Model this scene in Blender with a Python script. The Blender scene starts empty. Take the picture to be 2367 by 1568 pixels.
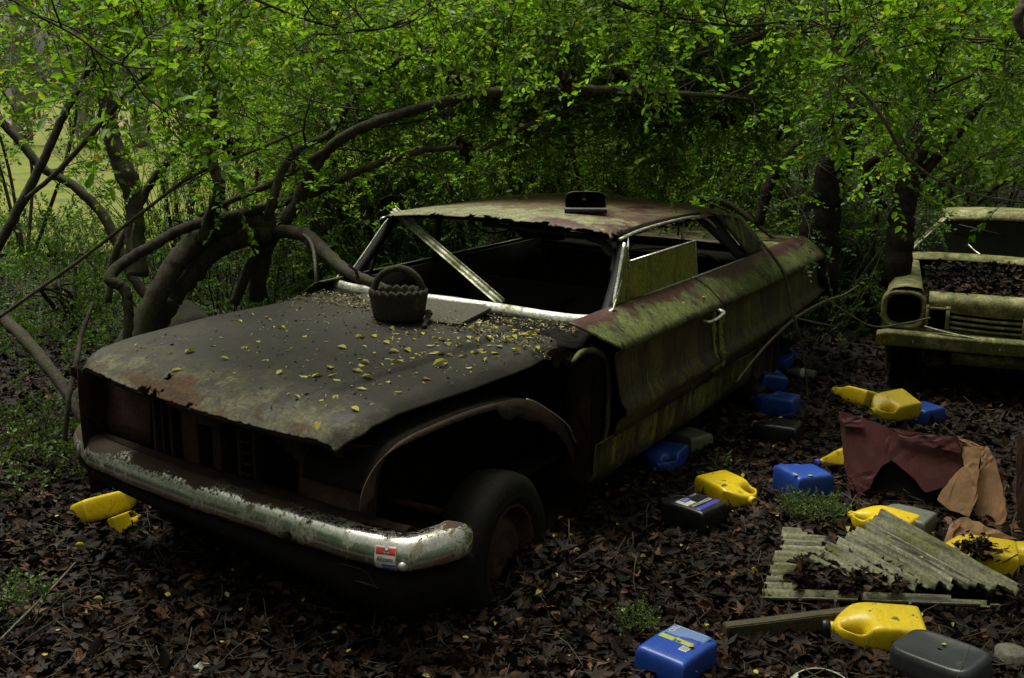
import bpy, bmesh, math, random
import numpy as np
from mathutils import Vector, Matrix
R = math.radians
sc = bpy.context.scene
C = sc.collection
rng = np.random.default_rng(7)
random.seed(7)

# ---------------------------------------------------------------- camera
CP = np.array([-5.21101447, -3.00982562, 1.98940653]); YAW, PIT, ROL, FO = 0.54605138, -0.23050271, 0.00768676, 2498.15
_f = np.array([math.cos(PIT)*math.cos(YAW), math.cos(PIT)*math.sin(YAW), math.sin(PIT)])
_r = np.array([math.sin(YAW), -math.cos(YAW), 0.]); _u = np.cross(_r, _f)
CR = _r*math.cos(ROL)+_u*math.sin(ROL); CU = _u*math.cos(ROL)-_r*math.sin(ROL)
cd = bpy.data.cameras.new('camera'); cam = bpy.data.objects.new('camera', cd); C.objects.link(cam)
m = Matrix.Identity(4)
for i in range(3):
    m[i][0] = CR[i]; m[i][1] = CU[i]; m[i][2] = -_f[i]; m[i][3] = CP[i]
cam.matrix_world = m
cd.sensor_width = 36; cd.lens = FO*36/2367; cd.clip_end = 2000; cd.clip_start = .05
sc.camera = cam
# ---------------------------------------------------------------- light
SUN_EL, SUN_AZ = R(70), R(75)       # azimuth of the sun in the x-y plane
SKY = .10; SUN = 3.4
w = bpy.data.worlds.new("World"); sc.world = w; w.use_nodes = True
nt = w.node_tree; bg = nt.nodes['Background']
sk = nt.nodes.new('ShaderNodeTexSky'); sk.sky_type = 'NISHITA'; sk.sun_disc = False
sk.sun_elevation = SUN_EL; sk.sun_rotation = R(90)-SUN_AZ; sk.air_density = 1.0; sk.dust_density = 6; sk.ozone_density = .6
hsv = nt.nodes.new('ShaderNodeHueSaturation'); hsv.inputs['Saturation'].default_value = .12
tint = nt.nodes.new('ShaderNodeMix'); tint.data_type = 'RGBA'; tint.blend_type = 'MULTIPLY'; tint.inputs[0].default_value = 1; tint.inputs[7].default_value = (1.0, 1.0, .84, 1)   # overcast light filtered by the canopy
nt.links.new(sk.outputs[0], hsv.inputs['Color']); nt.links.new(hsv.outputs[0], tint.inputs[6]); nt.links.new(tint.outputs[2], bg.inputs[0]); bg.inputs[1].default_value = SKY
sl = bpy.data.lights.new('sun', 'SUN'); so = bpy.data.objects.new('sun', sl); C.objects.link(so)
sl.energy = SUN; sl.angle = R(30); sl.color = (1, .98, .84)
sd = Vector((math.cos(SUN_EL)*math.cos(SUN_AZ), math.cos(SUN_EL)*math.sin(SUN_AZ), math.sin(SUN_EL)))
so.rotation_euler = sd.to_track_quat('Z', 'Y').to_euler(); so.location = (0, 0, 12)
sc.view_settings.view_transform = 'Standard'; sc.view_settings.look = 'None'; sc.view_settings.gamma = 1
sc.view_settings.exposure = 0.22

# ---------------------------------------------------------------- coordinates: the photograph's pixels (2367 wide) to places
def ray(x, y): return _f+CR*(x-1183.5)/FO+CU*(784-y)/FO
def at(x, y, d): return CP+ray(x, y)*d
def G(x, y, z=0.):
    r = ray(x, y); return CP+r*(z-CP[2])/r[2]
def PY(x, y, Y):
    r = ray(x, y); return CP+r*(Y-CP[1])/r[1]
def depth(P): return float(np.dot(np.asarray(P)-CP, _f))

# ---------------------------------------------------------------- smooth value noise
_NT = rng.random((64, 64))
def vn(x, y):
    x = np.asarray(x, float); y = np.asarray(y, float)
    xi = np.floor(x).astype(int); yi = np.floor(y).astype(int); fx = x-xi; fy = y-yi
    fx = fx*fx*(3-2*fx); fy = fy*fy*(3-2*fy); g = lambda a, b: _NT[a % 64, b % 64]
    return (g(xi, yi)*(1-fx)+g(xi+1, yi)*fx)*(1-fy)+(g(xi, yi+1)*(1-fx)+g(xi+1, yi+1)*fx)*fy
def fbm(x, y, o=4):
    s = 0; a = .5
    for k in range(o): s = s+a*(vn(x*2**k+17*k, y*2**k+5*k)-.5); a *= .5
    return s
def GH(x, y): return .15*np.exp(-((np.asarray(x)+1.58)**2+(np.asarray(y)+1.03)**2)/.09)+ .06*fbm(np.asarray(x)*.9, np.asarray(y)*.9)+.02*fbm(np.asarray(x)*5, np.asarray(y)*5)

# ---------------------------------------------------------------- materials
S1 = (1, 1, 1)
def _ramp(nt, stops):
    n = nt.nodes.new('ShaderNodeValToRGB'); e = n.color_ramp.elements
    while len(e) < len(stops): e.new(.5)
    for i, (p, c) in enumerate(stops): e[i].position = p; e[i].color = (*c, 1)
    return n
def pm(name, stops, scale=6, detail=8, rough=(.6, .85), metal=0., bump=.25, bscale=None, stretch=(1, 1, 1), layers=(), spec=.5, trans=0, coat=0, grain=(.55, 1.45), gscale=70):
    """layers: (colour stops, scale, lo, hi, stretch, mask(axis, from, to) or None, metallic, roughness)"""
    M = bpy.data.materials.new(name); M.use_nodes = True; nt = M.node_tree; b = nt.nodes['Principled BSDF']; L = nt.links.new
    tc = nt.nodes.new('ShaderNodeTexCoord')
    def noise(sca, stre, det=detail):
        mp = nt.nodes.new('ShaderNodeMapping'); mp.inputs['Scale'].default_value = stre; L(tc.outputs['Object'], mp.inputs[0])
        n = nt.nodes.new('ShaderNodeTexNoise'); n.inputs['Scale'].default_value = sca; n.inputs['Detail'].default_value = det
        n.inputs['Roughness'].default_value = .72; L(mp.outputs[0], n.inputs[0]); return n
    n = noise(scale, stretch); r = _ramp(nt, stops); L(n.outputs['Fac'], r.inputs[0]); col = r.outputs[0]
    rr = nt.nodes.new('ShaderNodeMapRange'); rr.inputs[3].default_value = rough[0]; rr.inputs[4].default_value = rough[1]
    L(n.outputs['Fac'], rr.inputs[0]); ro = rr.outputs[0]; me = None
    mv = nt.nodes.new('ShaderNodeValue'); mv.outputs[0].default_value = metal; me = mv.outputs[0]
    for (st, sca, lo, hi, stre, mask, lm, lr) in layers:
        n2 = noise(sca, stre); fac = nt.nodes.new('ShaderNodeMapRange'); fac.inputs[1].default_value = lo; fac.inputs[2].default_value = hi
        src = n2.outputs['Fac']
        if mask:
            ax, a, bb = mask; sp = nt.nodes.new('ShaderNodeSeparateXYZ'); L(tc.outputs['Object'], sp.inputs[0])
            mk = nt.nodes.new('ShaderNodeMapRange'); mk.inputs[1].default_value = a; mk.inputs[2].default_value = bb
            mk.inputs[3].default_value = -.35; mk.inputs[4].default_value = .12
            L(sp.outputs['XYZ'.index(ax)], mk.inputs[0]); ad = nt.nodes.new('ShaderNodeMath'); ad.operation = 'ADD'
            L(n2.outputs['Fac'], ad.inputs[0]); L(mk.outputs[0], ad.inputs[1]); src = ad.outputs[0]
        L(src, fac.inputs[0])
        n3 = noise(sca*3.1, stre); r2 = _ramp(nt, st); L(n3.outputs['Fac'], r2.inputs[0])
        mx = nt.nodes.new('ShaderNodeMix'); mx.data_type = 'RGBA'; L(fac.outputs[0], mx.inputs[0]); L(col, mx.inputs[6]); L(r2.outputs[0], mx.inputs[7]); col = mx.outputs[2]
        for k, v in ((0, lm), (1, lr)):
            m2 = nt.nodes.new('ShaderNodeMix'); L(fac.outputs[0], m2.inputs[0]); L(me if k == 0 else ro, m2.inputs[2]); m2.inputs[3].default_value = v
            if k == 0: me = m2.outputs[0]
            else: ro = m2.outputs[0]
    if grain:       # fine dirt and pitting over everything
        ng = noise(gscale, S1, 5); gm = nt.nodes.new('ShaderNodeMapRange'); gm.inputs[1].default_value = .36; gm.inputs[2].default_value = .64; gm.inputs[3].default_value = grain[0]; gm.inputs[4].default_value = grain[1]
        L(ng.outputs['Fac'], gm.inputs[0]); mg = nt.nodes.new('ShaderNodeMix'); mg.data_type = 'RGBA'; mg.blend_type = 'MULTIPLY'; mg.inputs[0].default_value = 1; L(col, mg.inputs[6]); L(gm.outputs[0], mg.inputs[7]); col = mg.outputs[2]
    L(col, b.inputs['Base Color']); L(ro, b.inputs['Roughness']); L(me, b.inputs['Metallic']); b.inputs['Specular IOR Level'].default_value = spec
    if trans: b.inputs['Transmission Weight'].default_value = trans
    if coat: b.inputs['Coat Weight'].default_value = coat; b.inputs['Coat Roughness'].default_value = .12
    if bump:
        nb = noise(bscale or scale*6, stretch, 6); bp = nt.nodes.new('ShaderNodeBump'); bp.inputs['Strength'].default_value = bump; bp.inputs['Distance'].default_value = .01
        L(nb.outputs['Fac'], bp.inputs['Height']); L(bp.outputs[0], b.inputs['Normal'])
    return M
def leafmat(name, stops, transl=.35, rough=.45, spec=.35):
    M = bpy.data.materials.new(name); M.use_nodes = True; nt = M.node_tree; b = nt.nodes['Principled BSDF']; L = nt.links.new
    g = nt.nodes.new('ShaderNodeNewGeometry'); r = _ramp(nt, stops); L(g.outputs['Random Per Island'], r.inputs[0])
    L(r.outputs[0], b.inputs['Base Color']); b.inputs['Roughness'].default_value = rough; b.inputs['Specular IOR Level'].default_value = spec
    if transl:
        t = nt.nodes.new('ShaderNodeBsdfTranslucent'); hs = nt.nodes.new('ShaderNodeHueSaturation'); hs.inputs['Hue'].default_value = .485
        hs.inputs['Value'].default_value = 1.5; hs.inputs['Saturation'].default_value = 1.05; L(r.outputs[0], hs.inputs['Color']); L(hs.outputs[0], t.inputs[0])
        mx = nt.nodes.new('ShaderNodeMixShader'); mx.inputs[0].default_value = transl; L(b.outputs[0], mx.inputs[1]); L(t.outputs[0], mx.inputs[2])
        L(mx.outputs[0], nt.nodes['Material Output'].inputs[0])
    return M
def flat(name, c, rough=.5, metal=0, spec=.5):
    M = bpy.data.materials.new(name); M.use_nodes = True; b = M.node_tree.nodes['Principled BSDF']
    b.inputs['Base Color'].default_value = (*c, 1); b.inputs['Roughness'].default_value = rough; b.inputs['Metallic'].default_value = metal; b.inputs['Specular IOR Level'].default_value = spec
    return M
MT = dict(
 hood=pm('weathered bonnet', [(.35, (.009, .0075, .0055)), (.55, (.017, .014, .010)), (.7, (.030, .025, .017))], 3, rough=(.44, .7), bump=.15, bscale=60, spec=.4, layers=[
   ([(.35, (.024, .022, .013)), (.65, (.060, .056, .032))], 4, .52, .62, S1, ('X', -1.9, -2.45), 0, .8),
   ([(.35, (.055, .053, .03)), (.65, (.12, .11, .065))], 9, .57, .64, S1, ('X', -2.0, -2.5), 0, .8),
   ([(.3, (.04, .020, .010)), (.7, (.09, .045, .016))], 4, .58, .66, S1, ('X', -2.0, -2.55), 0, .85),
   ([(.3, (.004, .003, .003)), (.7, (.008, .006, .005))], 7, .60, .68, S1, None, 0, .6)]),
 olive=pm('mossy olive paint', [(.38, (.018, .013, .006)), (.5, (.046, .037, .013)), (.62, (.080, .070, .022))], 5, rough=(.42, .75), bump=.25, bscale=70, stretch=(1, 1, .35), layers=[
   ([(.35, (.050, .068, .015)), (.65, (.14, .16, .035))], 6, .47, .56, (1.2, 1, .25), ('Z', .70, .86), 0, .85),
   ([(.35, (.08, .085, .010)), (.65, (.16, .155, .018))], 8, .54, .63, (1.8, 1, .14), None, 0, .9),
   ([(.3, (.075, .020, .014)), (.7, (.045, .017, .012))], 3.2, .48, .56, (1, 1, 1.5), ('Z', .84, .96), 0, .5),
   ([(.3, (.05, .028, .012)), (.7, (.03, .018, .009))], 4, .56, .63, (1, 1, .3), None, 0, .8),
   ([(.3, (.006, .005, .004)), (.7, (.012, .010, .007))], 18, .56, .61, (2, 1, .25), None, 0, .8)]),
 lichen=pm('lichened olive paint', [(.38, (.018, .013, .006)), (.5, (.046, .037, .013)), (.62, (.080, .070, .022))], 5, rough=(.42, .75), bump=.25, bscale=70, stretch=(1, 1, .35), layers=[
   ([(.35, (.08, .095, .02)), (.65, (.24, .25, .08))], 6, .47, .56, (1.2, 1, .25), None, 0, .85),
   ([(.35, (.08, .085, .010)), (.65, (.16, .155, .018))], 8, .54, .63, (1.8, 1, .14), None, 0, .9),
   ([(.3, (.05, .028, .012)), (.7, (.03, .018, .009))], 4, .56, .63, (1, 1, .3), None, 0, .8),
   ([(.3, (.006, .005, .004)), (.7, (.012, .010, .007))], 18, .56, .61, (2, 1, .25), None, 0, .8)]),
 moss=pm('mossy glass', [(.3, (.11, .12, .014)), (.5, (.20, .215, .025)), (.7, (.29, .28, .05))], 6, rough=(.5, .8), bump=.2, bscale=90, stretch=(1, 1, .3), layers=[
   ([(.3, (.03, .04, .01)), (.7, (.04, .05, .012))], 7, .55, .7, (2, 1, .3), None, 0, .6)]),
 rust=pm('dark rust', [(.25, (.014, .008, .005)), (.5, (.035, .017, .010)), (.75, (.06, .03, .017))], 7, rough=(.75, .95), bump=.5, bscale=60, layers=[
   ([(.3, (.03, .03, .018)), (.7, (.05, .045, .03))], 5, .58, .7, S1, None, 0, .9)]),
 rustd=pm('blackened rust', [(.35, (.008, .005, .0035)), (.5, (.020, .010, .006)), (.65, (.040, .020, .011))], 8, rough=(.8, .95), bump=.5, bscale=60, spec=.25, layers=[
   ([(.3, (.035, .036, .02)), (.7, (.055, .05, .03))], 7, .60, .68, S1, None, 0, .9)]),
 black=pm('blackened metal and painted shade', [(.3, (.005, .0045, .004)), (.7, (.011, .009, .007))], 9, rough=(.8, .95), bump=.3, spec=.12),
 redbrown=pm('dull red primer', [(.3, (.035, .014, .010)), (.7, (.065, .026, .018))], 5, rough=(.6, .8), bump=.2),
 roof=pm('rusty lichened roof', [(.35, (.045, .026, .010)), (.5, (.10, .066, .026)), (.65, (.17, .135, .06))], 4, rough=(.55, .85), bump=.5, bscale=80, layers=[
   ([(.35, (.26, .26, .15)), (.65, (.12, .12, .06))], 5, .48, .56, S1, ('X', .35, -.35), 0, .85),
   ([(.3, (.07, .015, .01)), (.7, (.04, .012, .01))], 3, .58, .66, S1, ('Y', .1, -.4), 0, .5),
   ([(.3, (.15, .16, .05)), (.7, (.10, .11, .03))], 7, .58, .7, S1, None, 0, .9)]),
 chrome=pm('pitted chrome', [(.3, (.52, .53, .48)), (.7, (.74, .74, .68))], 20, rough=(.10, .26), metal=1., bump=.05, bscale=120, grain=(.75, 1.15), layers=[
   ([(.35, (.10, .10, .05)), (.65, (.26, .25, .17))], 14, .54, .62, (1, 1, .6), None, 0, .7),
   ([(.35, (.075, .036, .014)), (.65, (.030, .018, .009))], 5, .50, .55, (1, 1, 2.), ('Z', .44, .51), 0, .9),
   ([(.3, (.08, .035, .012)), (.7, (.04, .02, .01))], 5, .64, .68, S1, None, 0, .9),
   ([(.3, (.025, .018, .01)), (.7, (.05, .035, .02))], 70, .57, .62, S1, ('Z', .38, .5), 0, .9)]),
 trim=pm('dull bright trim', [(.3, (.50, .52, .45)), (.7, (.72, .72, .66))], 14, rough=(.25, .5), metal=.75, bump=.1, layers=[
   ([(.3, (.16, .18, .08)), (.7, (.26, .27, .17))], 9, .50, .66, S1, None, 0, .8)]),
 mosstrim=pm('mossy trim', [(.3, (.34, .35, .25)), (.7, (.62, .62, .52))], 14, rough=(.4, .7), metal=.3, bump=.2, layers=[
   ([(.3, (.10, .12, .03)), (.7, (.16, .17, .06))], 6, .42, .6, S1, None, 0, .8)]),
 rubber=pm('perished rubber', [(.3, (.006, .006, .006)), (.7, (.018, .018, .018))], 12, rough=(.6, .8), bump=.3, spec=.3),
 tyre=pm('dusty tyre', [(.3, (.006, .0055, .005)), (.7, (.014, .012, .010))], 8, rough=(.8, .95), bump=.4, spec=.2),
 vinyl=pm('dark seat vinyl', [(.3, (.010, .007, .006)), (.7, (.024, .015, .012))], 8, rough=(.5, .8), bump=.2),
 bark=pm('dark bark', [(.38, (.016, .012, .008)), (.5, (.038, .030, .019)), (.65, (.07, .058, .036))], 9, rough=(.8, .95), bump=.8, bscale=45, stretch=(1, 1, .5), layers=[
   ([(.3, (.05, .062, .018)), (.7, (.035, .042, .015))], 5, .48, .60, S1, None, 0, .95)]),
 barkd=pm('blackish wet bark', [(.38, (.006, .005, .004)), (.5, (.016, .012, .009)), (.65, (.032, .026, .018))], 9, rough=(.85, .98), bump=.8, bscale=45, spec=.2),
 barkl=pm('pale lichened bark', [(.3, (.07, .065, .045)), (.7, (.14, .13, .09))], 9, rough=(.8, .95), bump=.5, bscale=45),
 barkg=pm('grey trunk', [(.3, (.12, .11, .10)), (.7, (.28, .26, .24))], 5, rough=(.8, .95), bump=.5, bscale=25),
 twig=pm('twig', [(.3, (.03, .024, .016)), (.7, (.06, .05, .03))], 9, rough=(.8, .95), bump=0),
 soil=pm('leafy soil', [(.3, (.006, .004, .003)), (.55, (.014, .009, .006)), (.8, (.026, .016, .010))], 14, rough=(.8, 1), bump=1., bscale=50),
 lawn=pm('lawn', [(.35, (.05, .085, .005)), (.5, (.12, .15, .008)), (.65, (.20, .17, .014))], 1.3, rough=(.8, 1), bump=.3, bscale=30),
 path=pm('sandy track', [(.3, (.22, .15, .08)), (.7, (.32, .24, .15))], 1.5, rough=(.9, 1), bump=.2),
 terr=pm('mossy terracotta', [(.3, (.018, .013, .009)), (.7, (.038, .028, .018))], 14, rough=(.8, .95), bump=.6, bscale=60, layers=[
   ([(.3, (.035, .045, .012)), (.7, (.07, .08, .025))], 9, .52, .62, S1, None, 0, .95)]),
 board=pm('damp board', [(.3, (.030, .030, .02)), (.7, (.055, .052, .033))], 7, rough=(.7, .9), bump=.3),
 plastic=pm('black plastic', [(.3, (.012, .012, .013)), (.7, (.02, .02, .021))], 6, rough=(.3, .5), bump=.08, layers=[
   ([(.3, (.05, .055, .04)), (.7, (.035, .04, .03))], 6, .58, .72, S1, None, 0, .8)]),
 maroon=pm('maroon vinyl', [(.3, (.032, .006, .006)), (.7, (.060, .010, .010))], 5, rough=(.6, .8), bump=.1, spec=.25, grain=(.85, 1.12), layers=[
   ([(.3, (.014, .003, .003)), (.7, (.05, .014, .012))], 4, .56, .62, S1, None, 0, .85)]),
 tan=pm('torn tan lining', [(.3, (.15, .070, .028)), (.7, (.30, .165, .068))], 6, rough=(.6, .8), bump=.15, grain=(.86, 1.1), layers=[
   ([(.3, (.22, .05, .025)), (.7, (.12, .03, .02))], 4, .55, .7, S1, None, 0, .8)]),
 fibre_ribshade=pm('mossy corrugated sheet', [(.3, (.11, .105, .055)), (.55, (.19, .185, .11)), (.8, (.30, .29, .20))], 8, rough=(.55, .8), bump=.25, layers=[
   ([(.3, (.09, .09, .025)), (.7, (.13, .13, .04))], 4, .5, .64, S1, None, 0, .9),
   ([(.3, (.03, .03, .025)), (.7, (.06, .055, .045))], 14, .50, .60, (2.2, .10, 1), None, 0, .8), ([(.3, (.34, .33, .24)), (.7, (.24, .24, .16))], 11, .55, .64, (2.2, .10, 1), None, 0, .8)]),  # dark and pale streaks paint in the shade and light of the ribs
 wood=pm('wet plank', [(.3, (.04, .035, .018)), (.7, (.075, .06, .028))], 6, rough=(.6, .85), bump=.4, stretch=(.2, 3, 3)),
 cream=pm('mossy cream paint', [(.38, (.09, .095, .022)), (.5, (.19, .185, .060)), (.62, (.33, .30, .145))], 8, rough=(.5, .8), bump=.2, layers=[
   ([(.3, (.09, .10, .03)), (.7, (.13, .14, .045))], 6, .5, .58, (1, 1, .6), None, 0, .9),
   ([(.3, (.10, .05, .02)), (.7, (.06, .035, .015))], 9, .62, .7, S1, None, 0, .9)]),
 white=pm('dirty white plastic', [(.3, (.32, .34, .26)), (.7, (.5, .5, .42))], 8, rough=(.4, .6), bump=.1),
 stone=pm('mossy stone', [(.3, (.012, .011, .008)), (.7, (.030, .027, .02))], 6, rough=(.8, .95), bump=.7, layers=[
   ([(.3, (.04, .05, .015)), (.7, (.07, .08, .02))], 4, .5, .62, S1, None, 0, .95)]),
 concrete=pm('old concrete', [(.3, (.07, .065, .05)), (.7, (.13, .12, .09))], 8, rough=(.8, .95), bump=.5),
 paper=flat('white label', (.55, .56, .50), .5), paperlb=flat('pale blue label', (.12, .2, .42), .45), red=flat('red print', (.5, .045, .02), .5), blue=flat('blue print', (.04, .045, .3), .5),
 lightink=flat('pale blue print', (.22, .30, .5), .5), ink=flat('dark print', (.03, .04, .10), .5), lime=flat('yellow green print', (.32, .36, .07), .5), violet=flat('violet blue print', (.06, .05, .36), .45),
 greyink=flat('black label print', (.03, .028, .05), .45),
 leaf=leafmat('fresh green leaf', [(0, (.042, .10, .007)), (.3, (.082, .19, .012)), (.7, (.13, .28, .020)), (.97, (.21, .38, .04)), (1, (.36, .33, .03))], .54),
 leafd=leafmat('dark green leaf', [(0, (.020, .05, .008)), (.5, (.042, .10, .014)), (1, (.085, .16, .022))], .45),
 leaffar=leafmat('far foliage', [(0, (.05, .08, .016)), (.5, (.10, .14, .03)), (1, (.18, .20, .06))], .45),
 weed=leafmat('weed leaf', [(0, (.04, .085, .012)), (1, (.10, .17, .03))], .3),
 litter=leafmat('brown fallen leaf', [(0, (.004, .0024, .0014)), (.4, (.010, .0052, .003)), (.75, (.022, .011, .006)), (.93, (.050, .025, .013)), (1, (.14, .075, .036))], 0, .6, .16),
 yleaf=leafmat('yellow fallen leaf', [(0, (.28, .27, .04)), (.5, (.40, .36, .06)), (1, (.30, .34, .07))], .1, .5),
 bits=leafmat('leaf crumbs', [(0, (.03, .02, .01)), (.5, (.12, .10, .03)), (.8, (.28, .24, .07)), (1, (.4, .36, .2))], 0, .6),
 rleaf=leafmat('russet fallen leaf', [(0, (.20, .06, .02)), (1, (.28, .11, .03))], .1, .5),
)
def plast(name, c, dk, rough=(.28, .45)):
    return pm(name, [(.3, tuple(v*.82 for v in c)), (.6, c)], 3, rough=rough, bump=.05, layers=[
        ([(.3, dk), (.7, tuple(v*.5 for v in dk))], 9, .56, .70, (1, 1, 1.6), None, 0, .85), ([(.3, (.02, .012, .006)), (.7, (.035, .02, .01))], 30, .62, .67, S1, None, 0, .9)], grain=(.86, 1.08))
MT['yellow'] = plast('yellow plastic', (.72, .52, .012), (.22, .15, .02))
MT['bluep'] = plast('blue plastic', (.018, .065, .36), (.02, .035, .09))
MT['blackp'] = plast('black jug plastic', (.010, .010, .011), (.03, .032, .026))
MT['greyp'] = plast('grey jug plastic', (.15, .16, .13), (.06, .065, .035))
MT['blackw'] = plast('worn black can plastic', (.028, .031, .036), (.06, .06, .04))

# ---------------------------------------------------------------- object helpers
def tag(o, label=None, cat=None, group=None, kind=None):
    if label: o['label'] = label
    if cat: o['category'] = cat
    if group: o['group'] = group
    if kind: o['kind'] = kind
    return o
def empty(name, loc, label, cat, group=None):
    o = bpy.data.objects.new(name, None); C.objects.link(o); o.location = Vector(loc); o.empty_display_size = .1
    return tag(o, label, cat, group)
def link(name, me, mat, parent=None, smooth=False, world=True):
    o = bpy.data.objects.new(name, me); C.objects.link(o)
    for k in (mat if isinstance(mat, (list, tuple)) else [mat]): me.materials.append(MT[k] if isinstance(k, str) else k)
    if smooth: me.shade_smooth()
    if parent is not None:
        o.parent = parent
        if world:
            p = parent; M = Matrix.Identity(4)
            while p is not None: M = p.matrix_basis @ M; p = p.parent
            o.matrix_basis = M.inverted()
    return o
def quads(name, V, F, mat, parent=None, smooth=True, mi=None):
    V = np.asarray(V, np.float32).reshape(-1, 3); F = np.asarray(F, np.int32).reshape(-1, 4)
    me = bpy.data.meshes.new(name); me.vertices.add(len(V)); me.vertices.foreach_set('co', V.ravel())
    me.loops.add(F.size); me.loops.foreach_set('vertex_index', F.ravel()); me.polygons.add(len(F))
    me.polygons.foreach_set('loop_start', np.arange(0, F.size, 4, dtype=np.int32)); me.polygons.foreach_set('loop_total', np.full(len(F), 4, np.int32))
    if mi is not None: me.polygons.foreach_set('material_index', np.asarray(mi, np.int32))
    me.update(calc_edges=True); me.validate()
    return link(name, me, mat, parent, smooth)
def gridm(name, P, mat, parent=None, thick=0, smooth=True, keep=None, close_u=False, off=0):
    P = np.asarray(P, float); nu, nv = P.shape[:2]; V = P.reshape(-1, 3); F = []
    for i in range(nu if close_u else nu-1):
        for j in range(nv-1):
            if keep is None or keep[i, j]:
                i2 = (i+1) % nu; F.append((i*nv+j, i*nv+j+1, i2*nv+j+1, i2*nv+j))
    used = np.unique(np.array(F).ravel()); remap = -np.ones(len(V), int); remap[used] = np.arange(len(used))
    o = quads(name, V[used], remap[np.array(F)], mat, parent, smooth)
    if thick:
        s = o.modifiers.new('s', 'SOLIDIFY'); s.thickness = thick; s.offset = off
    return o
def box(name, a, b, mat, parent=None, bev=.004, rot=None):
    bm = bmesh.new(); bmesh.ops.create_cube(bm, size=1); a = Vector(a); b = Vector(b)
    for v in bm.verts: v.co = Vector([(a[i]+b[i])/2+v.co[i]*(b[i]-a[i]) for i in range(3)])
    if rot: bmesh.ops.rotate(bm, verts=bm.verts, cent=(a+b)/2, matrix=rot)
    if bev: bmesh.ops.bevel(bm, geom=bm.edges, offset=bev, segments=2, affect='EDGES')
    me = bpy.data.meshes.new(name); bm.to_mesh(me); bm.free(); return link(name, me, mat, parent)
def poly(name, pts, thick, mat, parent=None, cuts=2, jit=.004, off=0):
    bm = bmesh.new(); vs = [bm.verts.new(Vector(p)) for p in pts]; f = bm.faces.new(vs)
    bmesh.ops.triangulate(bm, faces=bm.faces[:])
    if cuts: bmesh.ops.subdivide_edges(bm, edges=bm.edges[:], cuts=cuts, use_grid_fill=True); bmesh.ops.triangulate(bm, faces=bm.faces[:])
    for v in bm.verts: v.co += Vector(rng.normal(0, jit, 3))
    me = bpy.data.meshes.new(name); bm.to_mesh(me); bm.free(); o = link(name, me, mat, parent, False)
    s = o.modifiers.new('s', 'SOLIDIFY'); s.thickness = thick; s.offset = off
    return o
def crv(pts, n=8):
    """Catmull-Rom through rows (x, y, z, r...)"""
    P = np.asarray(pts, float); P = np.vstack([2*P[0]-P[1], P, 2*P[-1]-P[-2]]); out = []
    for i in range(1, len(P)-2):
        t = np.linspace(0, 1, n, endpoint=False)[:, None]; a, b, c, d = P[i-1:i+3]
        out.append(.5*(2*b+(c-a)*t+(2*a-5*b+4*c-d)*t*t+(3*b-a-3*c+d)*t**3))
    out.append(P[-2][None]); return np.vstack(out)
def frames(P):
    T = np.gradient(P, axis=0); T /= np.linalg.norm(T, axis=1)[:, None]+1e-9
    up = np.array([0, 0, 1.]) if abs(T[0, 2]) < .9 else np.array([1., 0, 0]); N = []
    n = up-T[0]*(up@T[0])
    for t in T: n = n-t*(n@t); n = n/(np.linalg.norm(n)+1e-9); N.append(n)
    N = np.array(N); return T, N, np.cross(T, N)
class Tubes:
    def __init__(s): s.V = []; s.F = []; s.n = 0
    def add(s, P, r, k=6, rough=0, flatten=1.):
        P = np.asarray(P, float); r = np.broadcast_to(np.asarray(r, float), (len(P),)); T, N, B = frames(P)
        a = np.linspace(0, 2*np.pi, k, endpoint=False); rr = r[:, None]*(1+rough*rng.normal(0, 1, (len(P), k)))
        V = P[:, None]+rr[..., None]*(np.cos(a)[None, :, None]*N[:, None]*flatten+np.sin(a)[None, :, None]*B[:, None])
        i = np.arange(len(P)-1)[:, None]*k; j = np.arange(k)[None]; j2 = (j+1) % k
        F = np.stack([i+j, i+j2, i+k+j2, i+k+j], -1).reshape(-1, 4)+s.n
        s.V.append(V.reshape(-1, 3)); s.F.append(F); s.n += len(P)*k
        # closed ends
        for e, base in ((0, 0), (-1, (len(P)-1)*k)):
            s.V.append(P[e][None]); c = s.n; s.n += 1; o = s.n-1-len(P)*k+base if e == 0 else None
        c0 = s.n-2; c1 = s.n-1; b0 = s.n-2-len(P)*k; b1 = b0+(len(P)-1)*k
        for q in range(0, k, 2):
            s.F.append(np.array([[b0+q, c0, b0+(q+2) % k, b0+(q+1) % k], [b1+q, b1+(q+1) % k, b1+(q+2) % k, c1]]))
    def build(s, name, mat, parent=None): return quads(name, np.vstack(s.V), np.vstack(s.F), mat, parent, True)
def tube(name, pts, r, mat, parent=None, k=8, n=8, rough=0, flatten=1.):
    rr = np.broadcast_to(np.asarray(r, float), (len(pts),)); c = crv([(*p, q) for p, q in zip(pts, rr)], n) if len(pts) > 2 else np.array([(*p, q) for p, q in zip(pts, rr)])
    t = Tubes(); t.add(c[:, :3], np.maximum(c[:, 3], .0005), k, rough, flatten); return t.build(name, mat, parent)
def lathe(name, prof, mat, parent=None, M=None, n=40, smooth=True):
    a = np.linspace(0, 2*np.pi, n, endpoint=False); P = np.array([[(r*math.cos(t), r*math.sin(t), z) for (r, z) in prof] for t in a])
    if M is not None:
        M = np.array(M); P = P@M[:3, :3].T+M[:3, 3]
    return gridm(name, P, mat, parent, close_u=True, smooth=smooth)
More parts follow.
